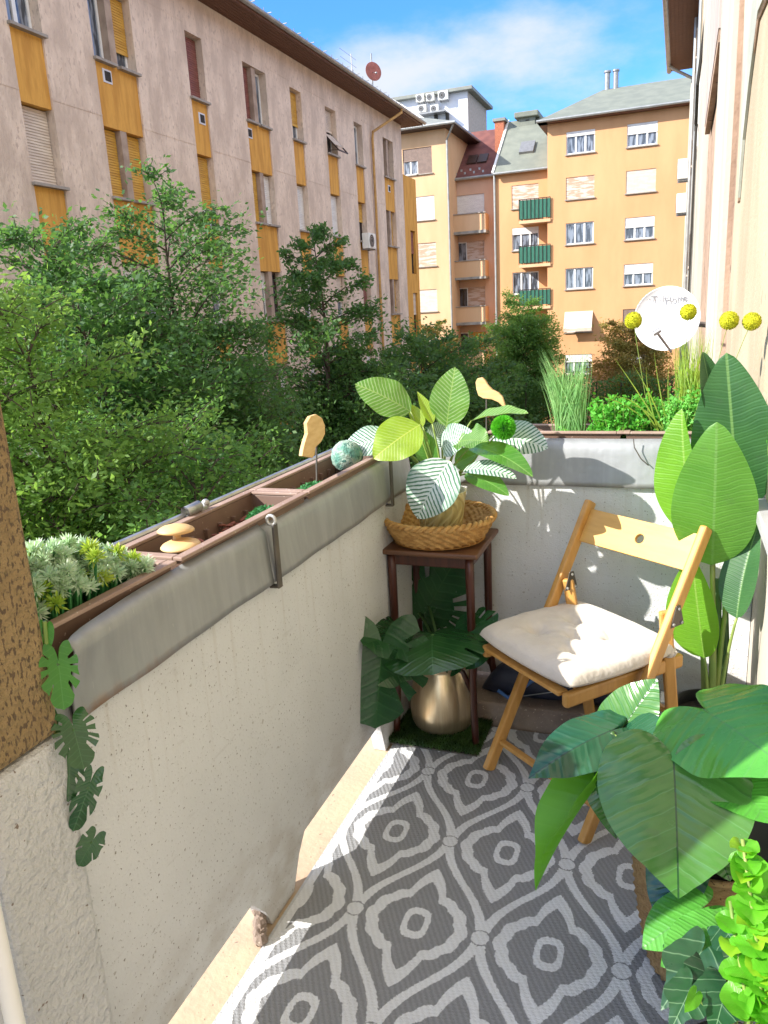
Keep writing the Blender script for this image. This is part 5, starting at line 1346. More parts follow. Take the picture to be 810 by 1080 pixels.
mon_leaf('dark', (402, 690), (394, 776), .36, (.62, -.72, .35), 2.10, 2.04, 7, 6, droop=.12, cup=-.10, cut_in=.45)
mon_leaf('dark', (425, 668), (376, 684), .24, (.2, -.6, .8), 2.24, 2.02, 9, 4, droop=.2, cup=-.1, cut_in=.6)
mon_leaf('dark', (488, 672), (526, 692), .28, (-.1, -.6, .8), 2.30, 2.24, 13, 4, droop=.2, cup=-.1, cut_in=.6)
mon_leaf('dark', (440, 645), (425, 600), .24, (.2, -.9, .3), 2.58, 2.59, 15, 5, droop=.05, cup=.05)
mon_leaf('mid', (415, 688), (397, 728), .20, (.5, -.7, .5), 2.16, 2.06, 17, 4, droop=.2, cup=-.1, cut_in=.6)

# ------------------------------------------------------------------ folding chair
M['beech'] = mat('honey_beech_wood', (.60, .32, .085), .42, (.50, .25, .06), 3, (14, 14, 2), lo=.35, hi=.7, fine=.12)
M['beech_light'] = mat('pale_beech_board', (.66, .38, .10), .42, (.58, .32, .08), 3, (2, 2, 14), fine=.1)
ch = thing('folding_chair', 'folding beech wood chair with cushion standing diagonally on the rug', 'chair', (-.24, 2.28, .010))
fd = Vector((.327, -.268, 0)).normalized()       # along the front, towards the right
bd = Vector((.268, .327, 0)).normalized()        # backwards
FLf = Vector((-.532, 2.191, .0)); FRf = Vector((-.205, 1.923, .0)); UP = Vector((0, 0, 1))
Wd = (FRf - FLf).length
z0 = .0105
TL = Vector((-.256, 2.585, .835)); TR = TL + (FRf - FLf) * 1.05
TR = Vector((.088, 2.345, .83))
def rail(nm, a, b, w_, h_, bev=.006):
    p = MB(); p.bar(a, b, w_, h_, UP); return p.build(nm, M['beech'], ch, bevel=bev)
FLf.z = FRf.z = z0; FRf += fd * .012; TR += fd * .012
rail('long_leg', FLf, TL, .024, .040); rail('long_leg', FRf, TR, .024, .040)
ins = fd * .028
def on(a, b, z): return a.lerp(b, (z - a.z) / (b.z - a.z))
HL = on(FLf, TL, .60) + ins; HR = on(FRf, TR, .60) - ins
RL = FLf + ins + bd * .36; RR = FRf - ins + bd * .42
RL.z = RR.z = z0; RL = Vector((-.215, 2.44, z0))
rail('short_leg', RL, HL, .022, .036); rail('short_leg', RR, HR, .022, .036)
# backrest board with a round hole
cL = on(FLf, TL, .764); cR = on(FRf, TR, .760)
ux_ = (cR - cL).normalized(); ud = (TL - FLf).normalized(); ud = (ud - ux_ * ud.dot(ux_)).normalized(); un = ux_.cross(ud)
def board(w_, h_, th, hole, m):
    p = MB(); c = (cL + cR) / 2
    n_ = 10; corner = []
    for (x0, y0), (x1, y1) in (((-1, -1), (1, -1)), ((1, -1), (1, 1)), ((1, 1), (-1, 1)), ((-1, 1), (-1, -1))):
        corner += [((x0 + (x1 - x0) * k / n_) * w_ / 2, (y0 + (y1 - y0) * k / n_) * h_ / 2) for k in range(n_)]
    K = len(corner); ang = [math.atan2(y, x - .015) for x, y in corner]
    def P(x, y, z): return c + ux_ * x + ud * y + un * (z - .008)
    vs = []
    for z in (-th / 2, th / 2):
        vs += [P(hole * math.cos(ang[k]) + .015, hole * math.sin(ang[k]), z) for k in range(K)]
        vs += [P(x, y, z) for x, y in corner]
    fs = []
    for k in range(K):
        j = (k + 1) % K
        fs += [(k, K + k, K + j, j)[::-1], (2 * K + k, 3 * K + k, 3 * K + j, 2 * K + j), (k, j, 2 * K + j, 2 * K + k)[::-1], (K + k, K + j, 3 * K + j, 3 * K + k)]
    p.add(vs, fs); return p.build('backrest', m, ch, bevel=.002)
board((cR - cL).length - .024, .115, .014, .0155, M['beech_light'])
plate = mat('dark_metal_plate', (.13, .11, .09), .4, metal=.7)
for HH, sg in ((HL, -1), (HR, 1)):
    o = HH + (ins + fd * .0125 if sg > 0 else fd * .0115) - UP * .005
    tri = [o + bd * -.026 + UP * -.03, o + bd * .03 + UP * -.028, o + bd * .012 + UP * .034, o + bd * -.006 + UP * .034]
    p = MB(); p.prism(tri, fd * .004); pl_ = p.build('hinge_plate', plate, ch, bevel=.003)
    p = MB()
    for q in ((-.016, -.02), (.018, -.02), (.004, .024)): p.lathe(o + fd * .004 + bd * q[0] + UP * q[1], [(.0045, 0), (.0045, .003), (.001, .004)], 10, fd)
    p.build('rivet', M['zinc'], pl_)
# seat frame
sFL = Vector((-.565, 2.225, .425)) + fd * .03; sFR = Vector((-.257, 1.95, .425)); sRR = Vector((.043, 2.295, .425)); sRL = sFL + (sRR - sFR) * .98
rail('seat_rail', sFL, sRL, .022, .042, .008); rail('seat_rail', sFR, sRR, .024, .044, .008)
p = MB()
for k in range(7):
    f = .02 + .14 * k; a = sFL.lerp(sRL, f); b = sFR.lerp(sRR, f); d_ = (b - a).normalized() * .013
    p.bar(a + d_ + UP * .015, b - d_ + UP * .015, .035, .012, UP)
p.build('seat_slats', M['beech'], ch, bevel=.003)
a = on(FLf, TL, .10); b = on(FRf, TR, .10); rail('rung', a + fd * .012, b - fd * .012, .022, .016, .004)
a = on(RL, HL, .27); b = on(RR, HR, .27); rail('rung', a + fd * .011, b - fd * .011, .02, .018, .004)
# cushion
def cushion_mat():
    m, nt, b = new_mat('natural_white_cotton')
    v = coord(nt, 'Object')
    wv = ((sep(nt, v)[0] * 1400.0).sin() + (sep(nt, v)[1] * 1400.0).sin()) * .12
    nt.links.new(mixc(nt, noise_n(nt, v, 14, 4).ramp(.35, .7), (.66, .60, .51), (.60, .54, .45)), b.inputs['Base Color'])
    b.inputs['Roughness'].default_value = .95; b.inputs['Specular IOR Level'].default_value = .2
    b.inputs['Sheen Weight'].default_value = .3
    set_bump(nt, b, noise_n(nt, v, 30, 5) + noise_n(nt, coord(nt, 'Object', (1, 4, 1)), 9, 3) * 1.2, .45, .008); return m
cc = (sFL + sFR + sRR + sRL) / 4 + UP * .022
u_ = (sFR - sFL).normalized(); v_ = (sRL - sFL).normalized()
t = thing('seat_cushion', 'off white tufted seat cushion tied onto the folding chair', 'cushion', cc)
p = MB(); n = 56; vs = []; fs = []
tf = [(-.36, -.34), (.36, -.34), (-.36, .36), (.36, .36), (0, 0.02)]
def cz(a, b):
    e = max(0, 1 - abs(a) ** 7) ** .4 * max(0, 1 - abs(b) ** 7) ** .4
    h = .028 + .044 * e
    for x, y in tf:
        d2 = (a - x) ** 2 + (b - y) ** 2
        h -= (.026) * math.exp(-d2 / .014) * e + .014 * math.exp(-d2 / .10) * e
    ang = math.atan2(b, a)
    for x, y in tf:
        dd = math.hypot(a - x, b - y); h += .005 * math.sin(math.atan2(b - y, a - x) * 7 + x * 9) * math.exp(-dd / .22) * min(1, dd * 8) * e
    h += .004 * noise.noise(Vector((a * 3.2, b * 3.2, 4))) * e
    return h
hw = .232; hd_ = .222
for top in (1, 0):
    for i in range(n + 1):
        for j in range(n + 1):
            a = -1 + 2 * i / n; b = -1 + 2 * j / n
            rr_ = 1 - .075 * (a * a * b * b)
            q = cc + u_ * (a * hw * rr_) + v_ * (b * hd_ * rr_ - .02)
            z = cz(a, b) if top else .030 - .026 * (max(0, 1 - abs(a) ** 6) * max(0, 1 - abs(b) ** 6)) ** .5
            vs.append(q + UP * z)
N1 = (n + 1) ** 2
for i in range(n):
    for j in range(n):
        k = i * (n + 1) + j; fs.append((k, k + n + 1, k + n + 2, k + 1)); fs.append((N1 + k, N1 + k + 1, N1 + k + n + 2, N1 + k + n + 1))
ed = [i * (n + 1) for i in range(n)] + [n * (n + 1) + j for j in range(n)] + [i * (n + 1) + n for i in range(n, 0, -1)] + [j for j in range(n, 0, -1)]
for k in range(len(ed)):
    a, b = ed[k], ed[(k + 1) % len(ed)]; fs.append((a, N1 + a, N1 + b, b)[::-1])
p.add(vs, fs); m_c = cushion_mat(); p.build('pad', m_c, t, smooth=True)
for HH, RR_, off in ((RR, HR, 1), (RL, HL, -1)):
    q = on(RR if off > 0 else RL, HR if off > 0 else HL, .47)
    p = MB(); p.lathe(q - Vector((0, 0, .012)), [(.018, 0), (.0225, .006), (.023, .018), (.019, .026)], 14, caps=(True, True), fn=lambda r, h, g, i: r * (1 + .06 * math.sin(g * 4)))
    p.tube([q + fd * -.02, q.lerp(cc + u_ * (hw * off) + v_ * (hd_ - .05) + UP * .03, .6) + UP * -.01, cc + u_ * (hw * off * .95) + v_ * (hd_ * .8) + UP * .03], .005, 6)
    p.build('tie', m_c, t, smooth=True)

# ------------------------------------------------------------------ things on the ledge behind the chair
M['bag'] = mat('dark_navy_fabric', (.012, .018, .04), .55, (.02, .025, .05), 8, spec=.6, bump=.4, bscale=14, bdist=.02)
bgc = Vector((-.36, 2.56, .10))
t = thing('folded_bag', 'dark navy bag lying flat on the ledge behind the folding chair', 'bag', bgc)
p = MB(); vs = []; n = 40; m_ = 16
for i in range(n + 1):
    s = i / n; x = -.64 + .56 * s
    e = max(.05, 1 - abs(2 * s - 1) ** 6)
    for j in range(m_):
        g = 2 * math.pi * j / m_
        hh = (.062 + .018 * noise.noise(Vector((s * 6, 0, 2)))) * e
        y = 2.575 + .062 * math.copysign(abs(math.cos(g)) ** .6, math.cos(g)) * e
        z = .1 + hh + hh * math.copysign(abs(math.sin(g)) ** .7, math.sin(g)) + .006 * noise.noise(Vector((x * 14, g, 0)))
        vs.append((x, y, max(.0995, z)))
p.add(vs, [(i * m_ + j, i * m_ + (j + 1) % m_, (i + 1) * m_ + (j + 1) % m_, (i + 1) * m_ + j) for i in range(n) for j in range(m_)] + [tuple(range(m_))[::-1], tuple(n * m_ + k for k in range(m_))]); p.build('body', M['bag'], t, smooth=True)
p = MB(); p.tube([at(525, 728, y=2.50), at(536, 736, y=2.497), at(548, 728, y=2.50), at(560, 719, y=2.506), at(572, 713, y=2.512)], .007, 8); p.build('blue_strap', mat('blue_strap', (.06, .16, .42), .6), t, smooth=True)
p = MB(); p.tube([at(552, 734, y=2.503), at(575, 731, y=2.506), at(598, 728, y=2.509)], .002, 6); p.build('zip', M['zinc'], t)
def stripes():
    m, nt, b = new_mat('striped_paper'); x, y, z = sep(nt, coord(nt, 'Object'))
    s = ((x * 190.0).sin() + (x * 71.0 + 1.0).sin()).gt(.35); nt.links.new(mixc(nt, s, (.75, .74, .72), (.03, .03, .03)), b.inputs['Base Color']); b.inputs['Roughness'].default_value = .6; return m
q = at(655, 736, y=2.54)
p = MB(); p.box(-.085, .03, 2.52, 2.60, .1, .158); tag(p.build('paper_stack', stripes(), loc=(-.03, 2.56, .1), bevel=.003), 'small stack of papers with black and white striped edges behind the chair leg', 'papers')

# ------------------------------------------------------------------ tall paddle leaved plant by the end wall
STR = {
 'mid': leaf_mat('mid_green_paddle_leaf', (.08, .235, .028), (.11, .29, .038), (.15, .34, .07), 26, .25, .4, .35, trans=.4, tcol=(.22, .5, .05), rough=.4, midrib=(.16, .34, .08), bump=.8),
 'lime': leaf_mat('lime_paddle_leaf', (.13, .34, .025), (.17, .42, .03), (.22, .46, .06), 24, .25, .4, .35, trans=.55, tcol=(.35, .75, .04), rough=.4, midrib=(.3, .5, .1), bump=.8),
 'dark': leaf_mat('dark_paddle_leaf', (.025, .095, .025), (.035, .12, .03), (.05, .15, .045), 26, .25, .4, .35, trans=.2, rough=.42, midrib=(.12, .24, .07), bump=.7)}
sb = Vector((.140, 2.36, .012))
t = thing('plant_pot', 'black plastic pot on the floor behind the chair holding the tall paddle leaved plant', 'plant pot', sb)
p = MB(); p.lathe(sb, [(.085, 0), (.088, .003), (.112, .215), (.118, .217), (.118, .235), (.110, .237), (.106, .2)], 32, caps=(True, False)); p.build('body', mat('black_plastic', (.018, .018, .018), .5), t, smooth=True)
p = MB(); p.lathe(sb + Vector((0, 0, .2)), [(.106, 0), (.001, .004)], 24, caps=(False, True)); p.build('soil', M['soil'], t)
stz = thing('paddle_leaf_plant', 'tall plant with big upright paddle shaped leaves beside the folding chair', 'potted plant', sb + Vector((0, 0, .2)))
PXS = 2.6 / F_PX
sr = sb + Vector((0, 0, .2))
def pad(mk, b, tp, width, nrm, by, ty, rad=.008, off=(0, 0), via=None, **kw):
    B = at(*b, y=by); T = at(*tp, y=ty)
    p = MB(); strip_leaf(p, B, T, width * PXS, nrm, shape='paddle', nv=34, nu=9, **kw); p.build('leaf', STR[mk], stz, smooth=True)
    r = sr + Vector((*off, 0)); s = MB()
    s.tube(bez(r, via or (Vector((r.x * .7 + B.x * .3, r.y * .7 + B.y * .3, B.z * .6 + r.z * .4))), B, 12), [rad * (1 - .045 * k) for k in range(12)], 10); s.build('stalk', M['stalk'], stz, smooth=True)
pad('dark', (779, 540), (766, 372), 78, (-.05, -.98, .2), 2.50, 2.50, .009, (.01, .02), arch=.03, fold=.06, wave=.012)
pad('dark', (752, 440), (741, 371), 30, (.6, -.7, .2), 2.52, 2.53, .006, (.0, .03), arch=.02, fold=.3)
pad('mid', (751, 596), (756, 445), 76, (.0, -.98, .25), 2.36, 2.34, .013, (0, -.02), arch=.05, fold=-.06, wave=.012)
pad('lime', (729, 562), (719, 431), 62, (-.45, -.88, .15), 2.42, 2.45, .008, (-.02, 0), arch=.03, fold=.12, wave=.01, sides=(1, .35))
pad('lime', (743, 694), (730, 588), 62, (-.3, -.95, .1), 2.34, 2.33, .008, (-.01, -.03), arch=.02, fold=.1, sides=(1, .6))
pad('dark', (777, 652), (800, 553), 40, (-.55, -.8, .3), 2.30, 2.40, .007, (.015, -.03), arch=.06, fold=.3, sides=(1, .8))
s = MB(); s.tube([sr + Vector((.01, .02, 0)), at(757, 690, y=2.42), at(757, 610, y=2.43)], [.016, .014, .009], 12); s.tube([sr + Vector((.02, .03, 0)), at(766, 690, y=2.48), at(764, 600, y=2.48)], [.012, .011, .008], 10); s.build('stem', M['stalk_dark'], stz, smooth=True)

# ------------------------------------------------------------------ heart leaved plant in its basket, front right
PHI = {
 'deep': leaf_mat('deep_green_heart_leaf', (.055, .175, .034), (.075, .215, .042), (.11, .28, .10), 6.5, .55, .10, .6, trans=.16, rough=.22, midrib=(.018, .07, .025), bump=1.1, spec=.75),
 'bright': leaf_mat('bright_green_heart_leaf', (.085, .34, .045), (.11, .40, .055), (.12, .34, .09), 6.5, .55, .10, .5, trans=.28, tcol=(.14, .5, .05), rough=.26, midrib=(.10, .30, .07), bump=1.1, spec=.7),
 'dark': leaf_mat('dark_glossy_heart_leaf', (.018, .085, .040), (.025, .105, .045), (.03, .12, .06), 6.5, .55, .16, .5, trans=.06, rough=.2, midrib=(.012, .05, .03), bump=.9, spec=.6),
 'lime': leaf_mat('lime_heart_leaf', (.10, .36, .02), (.14, .44, .025), (.2, .5, .06), 6.5, .55, .16, .4, trans=.45, tcol=(.25, .75, .03), rough=.35, bump=.7),
 'bell': leaf_mat('yellow_lime_leaf', (.24, .46, .02), (.32, .52, .03), None, 6, .5, trans=.4, tcol=(.4, .8, .04), rough=.45, bump=.2),
 'ivy': leaf_mat('dark_ivy_leaf', (.014, .060, .026), (.02, .08, .03), (.16, .28, .15), 3.2, .7, .14, .7, trans=.08, rough=.3, midrib=(.15, .27, .14), bump=.6, spec=.6)}
bk = Vector((.105, 1.585, .011))
M['seagrass'] = mat('woven_seagrass', (.42, .27, .12), .85, (.28, .17, .07), 40, (1, 1, 4), bump=.8, bscale=150, bdist=.005, speck=(.12, .07, .03), speck_scale=140, speck_cut=.66)
t = thing('seagrass_basket', 'tall woven seagrass basket at the right holding the big heart leaved plant', 'basket', bk)
def bw(r, h, g, i): return r + .0035 * math.sin(g * 34 + (i % 2) * math.pi) + .002 * math.sin(i * 1.3)
p = MB(); p.lathe(bk, [(.118 + .040 * math.sin(min(1, k / 26) * 1.5), .002 + .33 * k / 30) for k in range(31)], 150, fn=bw); p.build('woven_wall', M['seagrass'], t, smooth=True)
p = MB(); p.lathe(bk + Vector((0, 0, .30)), [(.150, 0), (.001, .01)], 30, caps=(False, True)); p.build('soil', M['soil'], t)
p = MB(); p.tube([bk + Vector((.157 * math.cos(g), .157 * math.sin(g), .335)) for g in np.linspace(0, 2 * math.pi, 61)], .008, 8); p.build('braided_rim', M['seagrass'], t, smooth=True)
phi = thing('heart_leaf_plant', 'plant with very large glossy heart shaped leaves in the seagrass basket', 'potted plant', bk + Vector((0, 0, .3)))
pr0 = bk + Vector((-.01, -.01, .3))
def heart(mk, a, tp, wpx, nrm, ay, ty, seed=1, parent=None, r=None, rad=.006, stalk='stalk', **kw):
    parent = parent or phi; r = r or pr0
    A = at(*a, y=ay); T = at(*tp, y=ty); wd = wpx * (ay + ty) / 2 * 1.05 / F_PX
    p = MB(); polar_leaf(p, A, T, wd, nrm, seed=seed, **kw); p.build('leaf', PHI[mk], parent, smooth=True)
    s = MB(); A2 = A - Vector(nrm).normalized() * .006; s.tube(bez(r, r.lerp(A, .6) + Vector((0, 0, .05)), A2, 10), [rad * (1 - .04 * k) for k in range(10)], 8); s.build('stalk', M[stalk], parent, smooth=True)
heart('deep', (711, 812), (716, 948), 164, (.05, -.45, .9), 1.46, 1.30, 2, outline=HEART2, droop=.16, cup=.10, wave=.035, sidecurl=.25)
heart('bright', (752, 755), (842, 822), 138, (-.25, -.35, .9), 1.58, 1.36, 4, droop=.12, cup=.05, wave=.03, sidecurl=.2)
heart('dark', (643, 771), (557, 820), 74, (-.1, -.55, .8), 1.66, 1.50, 6, outline=HEART2, droop=.22, cup=-.10, wave=.02)
heart('deep', (657, 768), (694, 716), 62, (-.45, -.75, .3), 1.72, 1.76, 8, droop=.1, cup=.12)
heart('dark', (664, 772), (704, 790), 60, (-.1, -.5, .85), 1.68, 1.58, 9, droop=.15, cup=.1)
heart('lime', (632, 826), (565, 940), 62, (-.75, -.35, .45), 1.60, 1.46, 10, droop=.15, cup=.35, wave=.02)
heart('deep', (640, 815), (650, 885), 52, (-.3, -.7, .5), 1.66, 1.60, 12, droop=.15, cup=.1)
heart('lime', (700, 790), (716, 778), 34, (.1, -.6, .8), 1.60, 1.55, 14, droop=.1, cup=.2)
heart('bright', (770, 820), (812, 868), 84, (.1, -.5, .8), 1.5, 1.40, 26, droop=.2, cup=.1)
heart('deep', (662, 800), (630, 838), 56, (-.5, -.55, .6), 1.62, 1.55, 27, droop=.2, cup=.15, outline=HEART2)
heart('deep', (735, 855), (770, 930), 90, (.2, -.5, .8), 1.52, 1.40, 16, droop=.2, cup=.1)
heart('dark', (722, 890), (700, 985), 70, (-.2, -.6, .7), 1.45, 1.36, 18, droop=.2, cup=.1)
s = MB(); s.tube([pr0, at(660, 790, y=1.68), at(657, 770, y=1.72)], [.009, .008, .006], 8); s.tube([pr0, at(657, 800, y=1.66), at(645, 772, y=1.66)], [.008, .007, .006], 8); s.build('stem', M['stalk_dark'], phi, smooth=True)

# lower right: small leaved plants
lp = Vector((.150, 1.16, .011))
t = thing('plant_pot', 'dark planter in the lower right corner under the trailing plants', 'plant pot', lp)
p = MB(); p.lathe(lp, [(.075, 0), (.078, .003), (.098, .16), (.104, .163), (.104, .18), (.096, .182), (.092, .15)], 32, caps=(True, False)); p.build('body', mat('charcoal_plastic', (.03, .03, .032), .5), t, smooth=True)
p = MB(); p.lathe(lp + Vector((0, 0, .15)), [(.092, 0), (.001, .004)], 24, caps=(False, True)); p.build('soil', M['soil'], t)
l0 = lp + Vector((0, 0, .15))
pot = thing('trailing_heart_plant', 'small trailing plant with two bright heart leaves hanging over the seagrass basket', 'plant', l0)
heart('bright', (733, 962), (677, 1000), 66, (-.2, -.5, .85), 1.34, 1.27, 20, parent=pot, r=l0, rad=.003, droop=.18, cup=.06, sidecurl=.2)
heart('bright', (748, 988), (697, 1019), 62, (-.05, -.6, .8), 1.27, 1.20, 22, parent=pot, r=l0, rad=.003, droop=.18, cup=.06, sidecurl=.2)
ivy = thing('dark_ivy_plant', 'dark ivy with pale veined leaves filling the lower right corner', 'plant', l0)
for k, (a, b, wd, y0, y1, mk) in enumerate([((735, 1010), (697, 1066), 62, 1.22, 1.14, 'ivy'), ((765, 1046), (752, 1096), 70, 1.16, 1.08, 'ivy'), ((800, 1048), (815, 1095), 60, 1.14, 1.08, 'ivy'), ((727, 1045), (706, 1090), 50, 1.15, 1.09, 'ivy'), ((768, 985), (792, 1020), 50, 1.26, 1.2, 'ivy'), ((722, 1000), (715, 1030), 46, 1.26, 1.22, 'ivy'), ((745, 1025), (725, 1060), 50, 1.2, 1.13, 'ivy'), ((790, 1010), (775, 1052), 56, 1.2, 1.14, 'ivy'), ((733, 1050), (722, 1068), 16, 1.12, 1.08, 'lime')]):
    heart(mk, a, b, wd, (-.15 + .05 * k, -.6, .75), y0, y1, 30 + k, parent=ivy, r=l0, rad=.0025, droop=.18, cup=.08, outline=IVY if mk == 'ivy' else HEART, nt=72, nr=6)
bells = thing('bells_plant', 'upright stem of bright lime cup shaped leaves in the lower right corner', 'plant', l0)
rk = random.Random(12)
stems = [[(805, 1075), (799, 1000), (790, 935), (783, 885)], [(815, 1080), (812, 1010), (806, 960), (803, 935)], [(790, 1075), (783, 1030), (775, 985), (770, 950)]]
for si, px in enumerate(stems):
    pts = [at(x, y, y=1.10 + .03 * i) for i, (x, y) in enumerate(px)]
    s = MB(); s.tube([l0] + pts, .003, 7); s.build('stem', M['stalk'], bells, smooth=True)
    for k in range([27, 17, 12][si]):
        f = k / [27, 17, 12][si] * 2.99; i = int(f); c = pts[i].lerp(pts[i + 1], f - i)
        az = k * 2.4 + rk.uniform(-.4, .4); d = Vector((math.cos(az), math.sin(az) * .8 - .25, rk.uniform(-.1, .45))).normalized()
        L = .033 * rk.uniform(.6, 1.25) * (1 if f < 2.2 else .8)
        p = MB(); polar_leaf(p, c + d * .006, c + d * (.006 + L), L * 1.5, Vector((d.x * -.4 + rk.uniform(-.5, .5), d.y * -.4 - .3 + rk.uniform(-.4, .2), 1)), outline=ROUND, droop=.15, cup=rk.uniform(.2, .8), nt=28, nr=5, wave=.09, seed=k)
        p.build('leaf', PHI['lime'] if rk.random() > .3 else PHI['bell'], bells, smooth=True)
# perforated black metal stand behind the big leaf
M['black_metal'] = mat('black_metal', (.03, .03, .032), .4, metal=.6)
pm_ = thing('metal_stand', 'black perforated metal plant stand against the wall behind the largest heart leaf', 'plant stand', (.225, 1.62, .011))
def perforated(O, U, V, nu, nv, cell, r):
    p = MB(); K = 12; U = Vector(U).normalized(); V = Vector(V).normalized(); O = Vector(O)
    for i in range(nu):
        for j in range(nv):
            c = O + U * (cell * (i + .5)) + V * (cell * (j + .5)); vs = []
            for k in range(K):
                a = 2 * math.pi * k / K + .2618; cx, sy = math.cos(a), math.sin(a); s = cell / 2 / max(abs(cx), abs(sy))
                vs += [c + U * cx * r + V * sy * r, c + U * cx * s + V * sy * s]
            p.add(vs, [(2 * k, 2 * k + 1, (2 * k + 3) % (2 * K), (2 * k + 2) % (2 * K)) for k in range(K)])
    return p
perforated((.10, 1.755, .27), (1, 0, 0), (0, 0, 1), 6, 6, .024, .0082).build('front_panel', M['black_metal'], pm_, solid=.002)
perforated((.245, 1.42, .27), (0, 1, 0), (0, 0, 1), 14, 6, .024, .0082).build('side_panel', M['black_metal'], pm_, solid=.002)
p = MB(); p.box(.098, .247, 1.42, 1.757, .414, .422); p.build('top_rim', M['black_metal'], pm_, bevel=.002)
for x, y in ((.105, 1.75), (.240, 1.75), (.240, 1.43)):
    p = MB(); p.tube([(x, y, .011), (x, y, .416)], .006, 8); p.build('leg', M['black_metal'], pm_)

# ------------------------------------------------------------------ split leaf garland on the pillar
GAR = {'sun': leaf_mat('bright_garland_leaf', (.04, .18, .03), (.06, .23, .035), (.12, .32, .07), 7, .55, .2, .5, trans=.3, tcol=(.2, .6, .05), rough=.35, midrib=(.1, .3, .07)), 'shade': MON['mid']}  # lit and shaded leaf tones, the light put into the colour
gv = thing('leaf_garland', 'hanging garland of small split leaves trailing down the pillar edge', 'garland', at(58, 690, y=.80))
gp = [at(x, y, y=.812) for x, y in ((47, 655), (50, 690), (55, 740), (58, 772), (66, 800), (70, 850), (74, 890), (80, 908))]
s = MB(); s.tube(gp, .0032, 7); s.build('stem', M['stalk'], gv)
for a, b, wd, mk, nr_, cuts, y1 in (((62, 702), (68, 754), .056, 'sun', (.7, -.6, .4), 4, .80), ((50, 752), (60, 770), .024, 'shade', (.6, -.6, .4), 0, .81), ((78, 770), (90, 816), .066, 'shade', (.7, -.6, .4), 5, .79), ((74, 805), (72, 850), .046, 'shade', (.6, -.7, .4), 4, .795), ((93, 832), (75, 882), .040, 'shade', (.7, -.6, .4), 3, .79), ((76, 884), (82, 893), .016, 'shade', (.6, -.7, .3), 0, .81), ((97, 888), (81, 917), .040, 'shade', (.6, -.6, .5), 2, .79), ((46, 668), (42, 694), .03, 'sun', (.6, -.6, .5), 0, .81)):
    A = at(*a, y=.812); T = at(*b, y=y1); p = MB(); polar_leaf(p, A, T, wd, nr_, cuts=cuts, cut_in=.5, droop=.12, cup=.1, nt=80, nr=7, seed=int(a[0])); p.build('leaf', GAR[mk], gv, smooth=True)
    q = min(gp, key=lambda g: (g - A).length); s = MB(); s.tube([q, A], .0022, 6); s.build('stalk', M['stalk_dark'], gv)

# ------------------------------------------------------------------ what grows in the boxes on the end parapet
M['blade'] = foliage_mat('grass_blades', (.16, .36, .12), (.22, .44, .16), .3, (.4, .7, .15), 30, c3=(.34, .56, .22))
M['blade_yellow'] = foliage_mat('yellow_green_blades', (.30, .40, .05), (.22, .36, .06), .3, (.6, .7, .1), 30)
M['herb'] = foliage_mat('bright_herb_leaves', (.07, .30, .03), (.11, .40, .05), .3, (.25, .7, .05), 25)
M['herb2'] = foliage_mat('fresh_mint_leaves', (.12, .40, .06), (.18, .48, .10), .3, (.35, .8, .1), 25)
def grass(label, foot, tips, n, h, m, spread_foot, seed, bend=.06, wdt=.0035, group=None, name='grass_tuft'):
    rk = random.Random(seed); t = thing(name, label, 'grass', foot, group); f = Vector(foot); p = MB()
    for k in range(n):
        b = f + Vector((rk.uniform(-1, 1) * spread_foot, rk.uniform(-.4, .4) * spread_foot, 0))
        e = f + Vector((rk.uniform(*tips[0]), rk.uniform(*tips[1]), h * rk.uniform(.6, 1.03)))
        o = Vector((e.x - b.x, e.y - b.y, 0)); mid = b.lerp(e, .55) - o * rk.uniform(.1, .35) + Vector((rk.uniform(-1, 1), rk.uniform(-1, 1), 0)) * bend * .3
        pts = bez(b, mid, e, 7); a = rk.uniform(0, math.pi); sd = Vector((math.cos(a), math.sin(a) * .5, 0)) * wdt / 2
        vs = []
        for i, q in enumerate(pts): w_ = (1 - (i / 6) ** 2) ; vs += [q - sd * max(w_, .08), q + sd * max(w_, .08)]
        p.add(vs, [(2 * i, 2 * i + 1, 2 * i + 3, 2 * i + 2) for i in range(6)])
    p.build('blades', m, t); return t
fa = at(601, 455, y=2.77)
grass('dense tuft of tall green grass in the left box of the end parapet', (fa.x, 2.77, FZ - .035), ((-.115, .075), (-.03, .03)), 300, .315, M['blade'], .05, 3, group='grass tufts on the end parapet')
fa = at(728, 455, y=2.78)
grass('upright tuft of darker reed grass in the right end box beside the white dish', (fa.x, 2.80, FZ - .035), ((-.07, .06), (-.03, .03)), 260, .37, M['blade_yellow'], .045, 5, group='grass tufts on the end parapet', wdt=.004)
t = thing('arching_grass', 'loose arching yellow green grass blades bending left between the two tufts', 'grass', at(695, 455, y=2.77))
p = MB()
for a, m_, b in (((700, 458), (675, 415), (648, 378)), ((702, 458), (690, 420), (668, 385)), ((700, 460), (660, 420), (630, 418)), ((706, 458), (694, 410), (690, 372)), ((698, 462), (672, 410), (640, 420)), ((708, 458), (702, 412), (706, 380)), ((697, 462), (680, 415), (682, 388)), ((704, 460), (672, 410), (645, 436))):
    pts = bez(at(*a, y=2.75), at(*m_, y=2.72), at(*b, y=2.70), 9); sd = Vector((.002, .0, .0014)); vs = []
    for i, q in enumerate(pts): k = max(.12, 1 - (i / 8) ** 2); vs += [q - sd * k, q + sd * k]
    p.add(vs, [(2 * i, 2 * i + 1, 2 * i + 3, 2 * i + 2) for i in range(8)])
p.build('blades', M['blade_yellow'], t)
